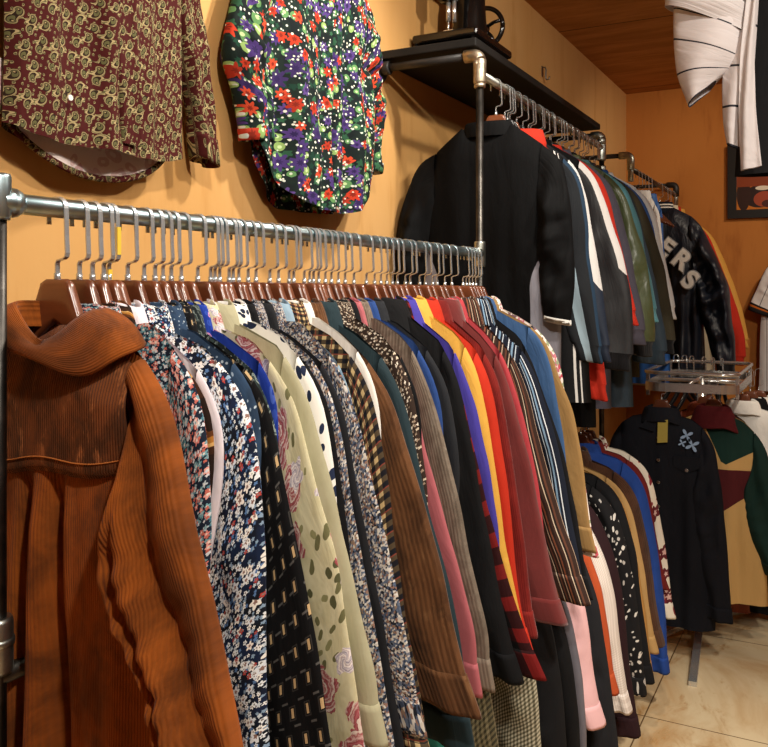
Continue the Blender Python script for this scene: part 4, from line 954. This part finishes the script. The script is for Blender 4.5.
for ax, ay in ((.05, -.575), (.22, .36), (-.2, -.35), (-.1, .45)):
    v = np.array([ax, ay]); p = np.array([-ay, ax])/np.linalg.norm(v)*.014
    P_('foot', dict(V=[(*(q*v+s*p), z) for q in (0, 1) for s in (-1, 1) for z in (((.035, .06) if q == 0 else (.0, .018)))], F=[(0, 1, 3, 2), (4, 6, 7, 5), (0, 4, 5, 1), (2, 3, 7, 6), (0, 2, 6, 4), (1, 5, 7, 3)]), m_chr, fr, False)
for k, xx in enumerate((.47, .51, .545, .60, .64, .68)):
    hanger(xx-.03, 4.0-.03*k, 1.105, 'empty dark hanger riding on the far side of the chrome rack loop', 'empty hangers on the chrome rack', plas_h, chrome, .9+.1*k)
QG = 'garments on the chrome rack'
m_ink = plain('ink_black_denim', '#0d0e13', '#13141c', wr=.5)
QZ = 1.068
dk = garment('shirt', 'black western shirt with pale embroidery on the yoke, front of the chrome rack', 'shirt', (.487, 3.375, QZ), m_ink, group=QG, prof=[(.05, -.125), (.11, -.15), (.165, -.19), (.195, -.25), (.212, -.36), (.232, -.55), (.245, -.74), (.25, -.85)],
    cuff=-.84, hem=-.93, tf=.035, tb=.03, dens=1.5, seed=120, cw=.095, sw=.12, lim=.235, rough=1.3, collar='shirt', ry=.03)
hanger(.487, 3.38, QZ, 'wooden hanger of the black western shirt on the chrome rack', None, wood_d, chrome, .0)
m_emb = plain('pale_blue_thread', '#93a9c4', '#7d93b3')
snap = metal('pearl_snap', '#e2e2e6', .2)
def flat_shape(name, pts2, y, mat, par, t=.002):
    n = len(pts2); V = [(x, y, z) for x, z in pts2]+[(x, y+t, z) for x, z in pts2]
    F = [tuple(range(n)), tuple(range(2*n-1, n-1, -1))]+[(i, i+n, (i+1) % n+n, (i+1) % n) for i in range(n)]
    return mesh_obj(name, [dict(V=V, F=F)], mat, par, False)
def bloom(cx, cz, r, y, par):
    pts = [(cx+r*(.55+.45*math.cos(4*t))*math.cos(t+.5), cz+r*(.55+.45*math.cos(4*t))*math.sin(t+.5)) for t in np.linspace(0, 2*PI, 33)[:-1]]
    flat_shape('embroidery', pts, y, mat=m_emb, par=par)
for cx, cz, r in ((.098, -.205, .026), (.118, -.24, .028), (.082, -.235, .016)): bloom(cx, cz, r, -.0372, dk)
mesh_obj('collar_point', [dict(P=np.array([[(x0+(x1-x0)*f, -.036-.004*f, z0+(z1-z0)*f) for f in (0, .5, 1)] for (x0, z0, x1, z1) in ((-.02, -.125, -.075, -.185), (.0, -.14, -.02, -.20))]))], m_ink, dk)
for z in (-.22, -.305, -.39, -.48, -.57): disc('snap_button', (-.004, -.042, z), (0, -1, 0), .0062, snap, dk)
disc('snap_button', (.098, -.039, -.335), (0, -1, 0), .0065, snap, dk)
flat_shape('pocket_flap', [(.05, -.285), (.145, -.285), (.145, -.325), (.098, -.345), (.05, -.325)], -.0385, m_ink, dk)
fs = flat_shape('price_tag', [(-.005, -.155), (.032, -.15), (.030, -.235), (-.007, -.24)], -.045, hard('kraft_tag', '#9c8a3e', .6), dk); fs['label'] = 'yellow card price tag'
# colour-block shirt
m_cbgreen = plain('bottle_green', '#16302a', '#122722')
m_cbtan = plain('tan_cotton', '#c29c62', '#b38d55')
m_cbred = plain('burgundy_block', '#4d1a1d', '#431518')
m_cbcol = plain('burgundy_collar', '#5b1a1f', '#4d1519')
def cblock():
    m = Mat('colour_block', .88, .2); u, w, _ = m.sep(m.uv()); x = m.m('SUBTRACT', u, 125*.13); z = m.m('SUBTRACT', w, 125*.07)
    ax = m.m('ABSOLUTE', m.m('SUBTRACT', x, .045))
    c = '#c29c62'
    low = m.m('MULTIPLY', m.lt(z, -.345), m.gt(z, m.m('MULTIPLY_ADD', m.m('ABSOLUTE', m.m('SUBTRACT', x, .03)), .75, -.515)))
    c = m.mix(low, c, '#4d1a1d')
    grn = m.gt(z, m.m('SUBTRACT', m.m('MULTIPLY', m.m('ABSOLUTE', m.m('SUBTRACT', x, .02)), -.0), m.m('MULTIPLY_ADD', m.m('ABSOLUTE', m.m('SUBTRACT', x, .05)), -.55, .325)))
    c = m.mix(m.m('MULTIPLY', grn, m.gt(x, m.m('MULTIPLY_ADD', z, -.45, -.11))), c, '#16302a')
    m.color(c); m.wrinkle(.4); return m.done()
cb = garment('shirt', 'green, tan and burgundy colour-block shirt beside the black western shirt', 'shirt', (.652, 3.56, QZ-.01), cblock(), group=QG, cmat=m_cbcol, smat=m_cbgreen, prof=[(.05, -.13), (.11, -.16), (.165, -.215), (.195, -.27), (.215, -.40), (.225, -.55)],
    cuff=-.70, hem=-.86, tf=.035, tb=.03, dens=1.4, seed=125, cw=.09, sw=.11, lim=.22, ry=.03, collar='big')
hanger(.652, 3.565, QZ-.01, 'wooden hanger of the colour-block shirt on the chrome rack', None, wood_h, chrome, .0)
m_rusttop = plain('rust_satin', '#8a3b20', '#5d2a18', rough=.45, wr=1.0)
m_choc = plain('chocolate_cotton', '#3a2018', '#2f1a13')
OTH = [
 (.60, 3.76, m_choc, 'chocolate brown shirt between the black western and colour-block shirts', dict(hem=-.84, cuff=-.72)),
 (.605, 3.68, m_rusttop, 'rust satin blouse tucked behind the black western shirt', dict(prof=[(.11, -.15), (.16, -.2), (.18, -.27), (.19, -.4)], hem=-.935, cuff=-.60, xs=.13, body_w=(.13, .15, .17))),
 (.73, 3.86, m_white, 'white shirt with raised collar behind the colour-block shirt, the nearer of two', dict(hem=-.75, cuff=-.7, prof=[(.11, -.15), (.16, -.185), (.19, -.24), (.2, -.33)])),
 (.78, 4.02, m_white, 'white shirt hanging behind another white shirt on the chrome rack', dict(hem=-.75, cuff=-.7)),
 (.75, 3.97, m_navyblk, 'long black coat with snap cuffs behind the colour-block shirt', dict(hem=-1.01, cuff=-.95, tf=.05, tb=.04, prof=[(.11, -.165), (.165, -.22), (.2, -.29), (.225, -.42), (.24, -.6)])),
]
for i, (x, y, mat, lab, kw) in enumerate(OTH):
    k2 = dict(tf=.03, tb=.028, ry=.028, seed=140+i); k2.update(kw)
    R = garment('coat' if 'coat' in lab else 'shirt', lab, 'coat' if 'coat' in lab else 'shirt', (x, y, QZ-.015), mat, group=QG, **k2)
    hanger(x, y+.003, QZ-.015, hang_label('wooden', lab), 'hangers on the chrome rack', wood_h, chrome, .0)

# ------------------------------------------------------------------ jersey and garments by the back wall
def pin(name, bg, line, period, duty):
    return stripes(name, [(0, bg), (1-duty, line)], period)
m_pin = pin('white_pinstripe', '#e2dedb', '#3a3a40', .05, .07)
def jersey_sleeve():
    m = Mat('pinstripe_orange_edge', .85, .2); u, w, _ = m.sep(m.uv()); t = m.sep(m.uv('norm'))[1]
    c = m.mix(m.stripe(u, .05, .07), '#e2dedb', '#3a3a40')
    c = m.mix(m.gt(t, .90), c, '#1a1716'); c = m.mix(m.gt(t, .945), c, '#c2651f')
    m.color(c); m.wrinkle(.4); return m.done()
jr = garment('jersey', 'white pinstriped jersey with orange and black sleeve trim on the back wall', 'jersey', (.955, 4.90, 1.74), m_pin, prof=[(.07, -.125), (.15, -.165), (.205, -.21), (.25, -.30), (.283, -.40), (.30, -.5)], lprof=[(.07, -.125), (.15, -.165), (.205, -.21), (.25, -.31), (.285, -.40), (.30, -.5)], lim=.40,
    cuff=-.415, cuff_h=.02, hem=-.86, tf=.04, tb=.03, seed=160, cw=.15, sw=.17, armpit=.2, kmat=norm_stripe('orange_black_trim', '#1a1716', [], .2), smat=jersey_sleeve(), collar='none', body_w=(.19, .225, .245), xs=.18, slant=-.06)
for c in jr.children:
    if c.name.startswith('sleeve'):
        for d in c.children: d['label'] = 'dark trim on the sleeve edge'
hanger(.955, 4.90, 1.74, 'wooden hanger of the pinstriped jersey by the back wall', None, wood_d, chrome, 0)
wh = root('wall_hook', 'steel hook on the back wall carrying the pinstriped jersey', 'hook', (.955, 5.0, 1.75))
mesh_obj('back_plate', [box_g(-.008, .008, -.003, 0, -.022, .022)], steel, wh, False)
mesh_obj('prong', [tube_g([(0, -.003, 0), (0, -.09, -.004), (0, -.112, .0), (0, -.118, .012)], .0035, 8)], steel, wh)
m_tealk = plain('bright_teal_knit', '#1f7a70', '#1a6860')
for x, y, mat, lab in ((1.0, 4.62, m_tealk, 'bright teal top on the right edge below the pinstriped jersey'), (1.02, 4.45, m_denim, 'faded blue top before the teal one on the right edge')):
    garment('shirt', lab, 'shirt', (x, y, 1.03), mat, tf=.03, tb=.03, seed=170+int(y*10), ry=.03, hem=-.7, cuff=-.6, prof=[(.11, -.14), (.18, -.16), (.23, -.19), (.25, -.3)], xs=.15)
    hanger(x, y, 1.03, hang_label('wooden', lab), None, wood_h, chrome, 0)
gr = root('garment_rail', 'dark steel rail at right carrying the teal and faded blue tops', 'clothing rack', (1.0, 4.3, 0))
P_('rail', cyl_g((0, 0, 1.032), (0, .7, 1.032), .0105, 14), pipe_dk, gr)
P_('post', cyl_g((0, .68, 0), (0, .68, 1.05), .0115, 14), pipe_dk, gr)
P_('post_base', cyl_g((0, .68, 0), (0, .68, .012), .05, 20, 1), iron, gr)

# picture on the back wall
pf = root('framed_picture', 'black framed poster with an orange ground on the back wall', 'picture', (.83, 5.0, 2.0))
fm = hard('black_frame', '#161310', .4, .4)
P_('frame', [box_g(-.28, -.235, -.03, -.002, -.2, .2), box_g(.235, .28, -.03, -.002, -.2, .2), box_g(-.235, .235, -.03, -.002, .155, .2), box_g(-.235, .235, -.03, -.002, -.2, -.155)], fm, pf, False)
def poster():
    m = Mat('poster_print', .35, .4); v = m.obj(); x, y, z = m.sep(v)
    c = '#c9731f'
    def ell(cx, cz, rx, rz):
        a = m.m('MULTIPLY', m.m('SUBTRACT', x, cx), 1/rx); b = m.m('MULTIPLY', m.m('SUBTRACT', z, cz), 1/rz)
        return m.lt(m.m('ADD', m.m('MULTIPLY', a, a), m.m('MULTIPLY', b, b)), 1.0)
    c = m.mix(ell(-.12, -.085, .085, .06), c, '#2a1510'); c = m.mix(ell(-.095, -.10, .055, .042), c, '#a4472a')
    c = m.mix(ell(-.08, -.125, .03, .02), c, '#4a1d14'); c = m.mix(ell(-.20, -.07, .035, .09), c, '#33190f'); c = m.mix(ell(.09, .02, .08, .1), c, '#3a1d14')
    c = m.mix(m.gt(z, -.03), c, '#8a3c18'); c = m.mix(ell(-.105, -.04, .036, .012), c, '#e8dcc8')
    m.color(c); return m.done()
P_('poster', box_g(-.236, .236, -.012, -.004, -.156, .156), poster(), pf, False)

# ------------------------------------------------------------------ shirts hung from the ceiling, upper right
m_blktee = plain('matte_black_jersey', '#131314', '#19191b')
m_pin2 = pin('pinstripe_sleeve', '#c6bfbf', '#2a2b33', .075, .055)
ck = root('ceiling_hook', 'steel ceiling hook holding the black shirt and striped jersey', 'hook', (1.038, 2.503, ZC))
P_('plate', cyl_g((0, 0, -.006), (0, 0, 0), .02, 16), steel, ck)
P_('rod', tube_g([(0, 0, -.004), (0, 0, -.055)]+[(0, .014*math.sin(t), -.069+.014*math.cos(t)) for t in np.linspace(.2, 4.2, 9)], .003, 8), steel, ck)
bt = garment('shirt', 'black shirt hanging from the ceiling at the upper right', 'shirt', (1.038, 2.50, 2.46), m_blktee, prof=[(.06, -.12), (.12, -.15), (.17, -.19), (.19, -.25), (.2, -.4)], sleeves=(1,), hem=-.745, cuff=-.5, tf=.05, tb=.04, seed=180, ry=.03, body_w=(.17, .19, .20), folds=.4, rough=.6, xs=.165)
hanger(1.038, 2.503, 2.46, 'hanger of the black shirt hung from the ceiling', None, plas_h, chrome, 0)
wj = root('jersey', 'white pinstriped jersey turned half inside out beside the hanging black shirt', 'jersey', (.818, 2.40, 2.062))
def tube_shape(name, sect, mat, par, lab=None, seed=0, amp=.006, cols=28):
    """closed cloth tube from sections (centre, half-width vector, half-depth)"""
    S = np.array([[*c, *w, d] for c, w, d in sect], float); q = resample(S, 34)
    a = np.linspace(0, 2*PI, cols+1); P = q[:, None, :3]+np.cos(a)[None, :, None]*q[:, None, 3:6]
    P[..., 1] += np.sin(a)[None, :]*q[:, 6:7]
    P[..., 1] += amp*np.sin(np.linspace(0, 5, 34)[:, None]+a*3+seed)*(.3+np.abs(np.sin(a)))[None, :]
    L = np.linspace(0, .3, 34)[:, None]
    o = mesh_obj(name, [dict(P=P, UV=np.stack([L+0*a[None, :], np.tile(a/6.28*.3, (34, 1))], -1))], mat, par)
    if lab: o['label'] = lab
    return o
tube_shape('sleeve', [((-.03, 0, .13), (.09, 0, -.04), .05), ((-.035, 0, .05), (.09, 0, -.045), .055), ((-.04, 0, -.02), (.085, 0, -.035), .05), ((-.048, 0, -.075), (.07, 0, -.0), .045), ((-.052, 0, -.135), (.034, 0, .03), .03)], m_pin2, wj, 'pinstriped sleeve')
m_wash = plain('washed_white_cotton', '#c8c1c0', '#bab3b3')
tube_shape('sleeve_band', [((-.045, -.006, .14), (.11, 0, -.06), .062), ((-.04, -.006, .10), (.105, 0, -.055), .062), ((-.045, -.006, .062), (.102, 0, -.05), .060)], m_wash, wj, 'plain white upper sleeve')
tube_shape('body', [((.055, .0, .13), (.035, 0, .01), .03), ((.045, .0, .0), (.036, 0, -.005), .026), ((.035, 0, -.12), (.038, 0, -.01), .022), ((.03, 0, -.22), (.03, 0, -.0), .02), ((.032, 0, -.285), (.022, 0, -.01), .016)], m_pin2, wj)
tube_shape('placket', [((.075, -.03, .13), (.012, 0, 0), .008), ((.062, -.035, -.05), (.017, 0, 0), .009), ((.062, -.035, -.2), (.021, 0, .0), .01), ((.072, -.035, -.345), (.025, 0, .005), .009)], m_wash, wj)

# ------------------------------------------------------------------ sewing machine on the shelf
japan = hard('black_japanned_iron', '#0f0e0e', .18, .6)
sm = root('sewing_machine', 'vintage black sewing machine with hand wheel standing on the shelf', 'sewing machine', (.11, 2.33, 2.034))
bs = P_('base', [box_g(-.095, .095, -.145, .135, .0, .012), box_g(-.085, .085, -.135, .125, .012, .07)], hard('dark_wood_base', '#1c1613', .4, .4), sm, False); bevel(bs, .004)
bd = P_('bed', box_g(-.1, .1, -.15, .14, .075, .10), japan, sm, False); bevel(bd, .008, 3)
for sx in (-.09, .085): P_('foot', [cyl_g((sx, -.14, .03), (sx, -.14, .05), .012, 12), cyl_g((sx, -.14, .05), (sx, -.14, .076), .006, 10)], japan, bs)
P_('pillar', tube_g([(0, .045, .10), (0, .045, .12), (0, .045, .17), (0, .045, .23), (0, .05, .28), (0, .0, .305), (0, -.06, .30), (0, -.11, .285)], [.062, .056, .050, .046, .044, .040, .034, .036], 18), japan, sm)
P_('head', [dict(P=tube_g([(0, -.115, .30), (0, -.115, .29), (0, -.115, .2), (0, -.115, .19)], [.028, .034, .032, .024], 16)['P'])], japan, sm)
P_('needle_bar', [cyl_g((0, -.115, .135), (0, -.115, .2), .007, 12), cyl_g((0, -.115, .102), (0, -.115, .14), .0025, 8), cyl_g((.018, -.115, .13), (.018, -.115, .2), .006, 12)], m_chr, sm)
P_('presser_foot', [box_g(-.008, .02, -.13, -.1, .101, .106)], m_chr, sm, False)
wv = P_('hand_wheel', [tube_g([(.0+.062*math.cos(t), .158, .19+.062*math.sin(t)) for t in np.linspace(0, 2*PI, 40)], .0075, 10)], japan, sm)
P_('spokes', [tube_g([(.014*math.cos(t), .158, .19+.014*math.sin(t)), (.036*math.cos(t+.1), .158, .19+.036*math.sin(t+.1)), (.06*math.cos(t), .158, .19+.06*math.sin(t))], .006, 8) for t in np.linspace(.3, .3+2*PI, 6)[:-1]]+[cyl_g((0, .12, .19), (0, .172, .19), .016, 16, 1)], japan, wv)
P_('gilt_band', [tube_g([(.060*math.cos(t), .045+.060*math.sin(t), .112) for t in np.linspace(0, 2*PI, 30)], .0022, 6)], metal('gilt', '#b08a3e', .3), sm)
# ------------------------------------------------------------------ light
w = bpy.data.worlds.new('world'); SC.world = w; w.use_nodes = True
w.node_tree.nodes['Background'].inputs[0].default_value = (.9, .88, .85, 1); w.node_tree.nodes['Background'].inputs[1].default_value = .04
def spot(loc, aim, power, size=2.2, rad=.04, col=(1, .93, .82), blend=.6):
    d = bpy.data.lights.new('ceiling_spot', 'SPOT'); d.energy = power; d.spot_size = size; d.spot_blend = blend; d.shadow_soft_size = rad; d.color = col
    o = bpy.data.objects.new('ceiling_spot', d); COL.objects.link(o); o.location = loc
    o.rotation_euler = (Vector(aim)-Vector(loc)).to_track_quat('-Z', 'Y').to_euler(); return o
def panel(loc, sx, sy, power, col=(1, .94, .86)):
    d = bpy.data.lights.new('added_reflect_panel', 'AREA'); d.shape = 'RECTANGLE'; d.size = sx; d.size_y = sy; d.energy = power; d.color = col  # added unseen area light, gives the chrome something bright to reflect
    o = bpy.data.objects.new('added_reflect_panel', d); COL.objects.link(o); o.location = loc; return o
spot((1.45, .15, 2.5), (.35, .9, 1.1), 95)
spot((.8, 1.7, 2.5), (.2, 1.3, 1.3), 62)
spot((1.6, 1.5, 2.5), (.35, 2.3, 1.2), 66)
spot((1.5, 3.6, 2.5), (.7, 4.6, 1.5), 46, 1.7, col=(1, .84, .66))
spot((1.6, 1.7, 2.5), (.95, 2.25, 0), 115, .85)
panel((2.0, .6, 2.53), .3, 1.2, 20)
panel((2.2, 2.9, 2.53), .3, 1.2, 7)
SC.view_settings.view_transform = 'Standard'; SC.view_settings.look = 'None'; SC.view_settings.gamma = 1; SC.view_settings.exposure = 0
SC.view_settings.use_curve_mapping = False
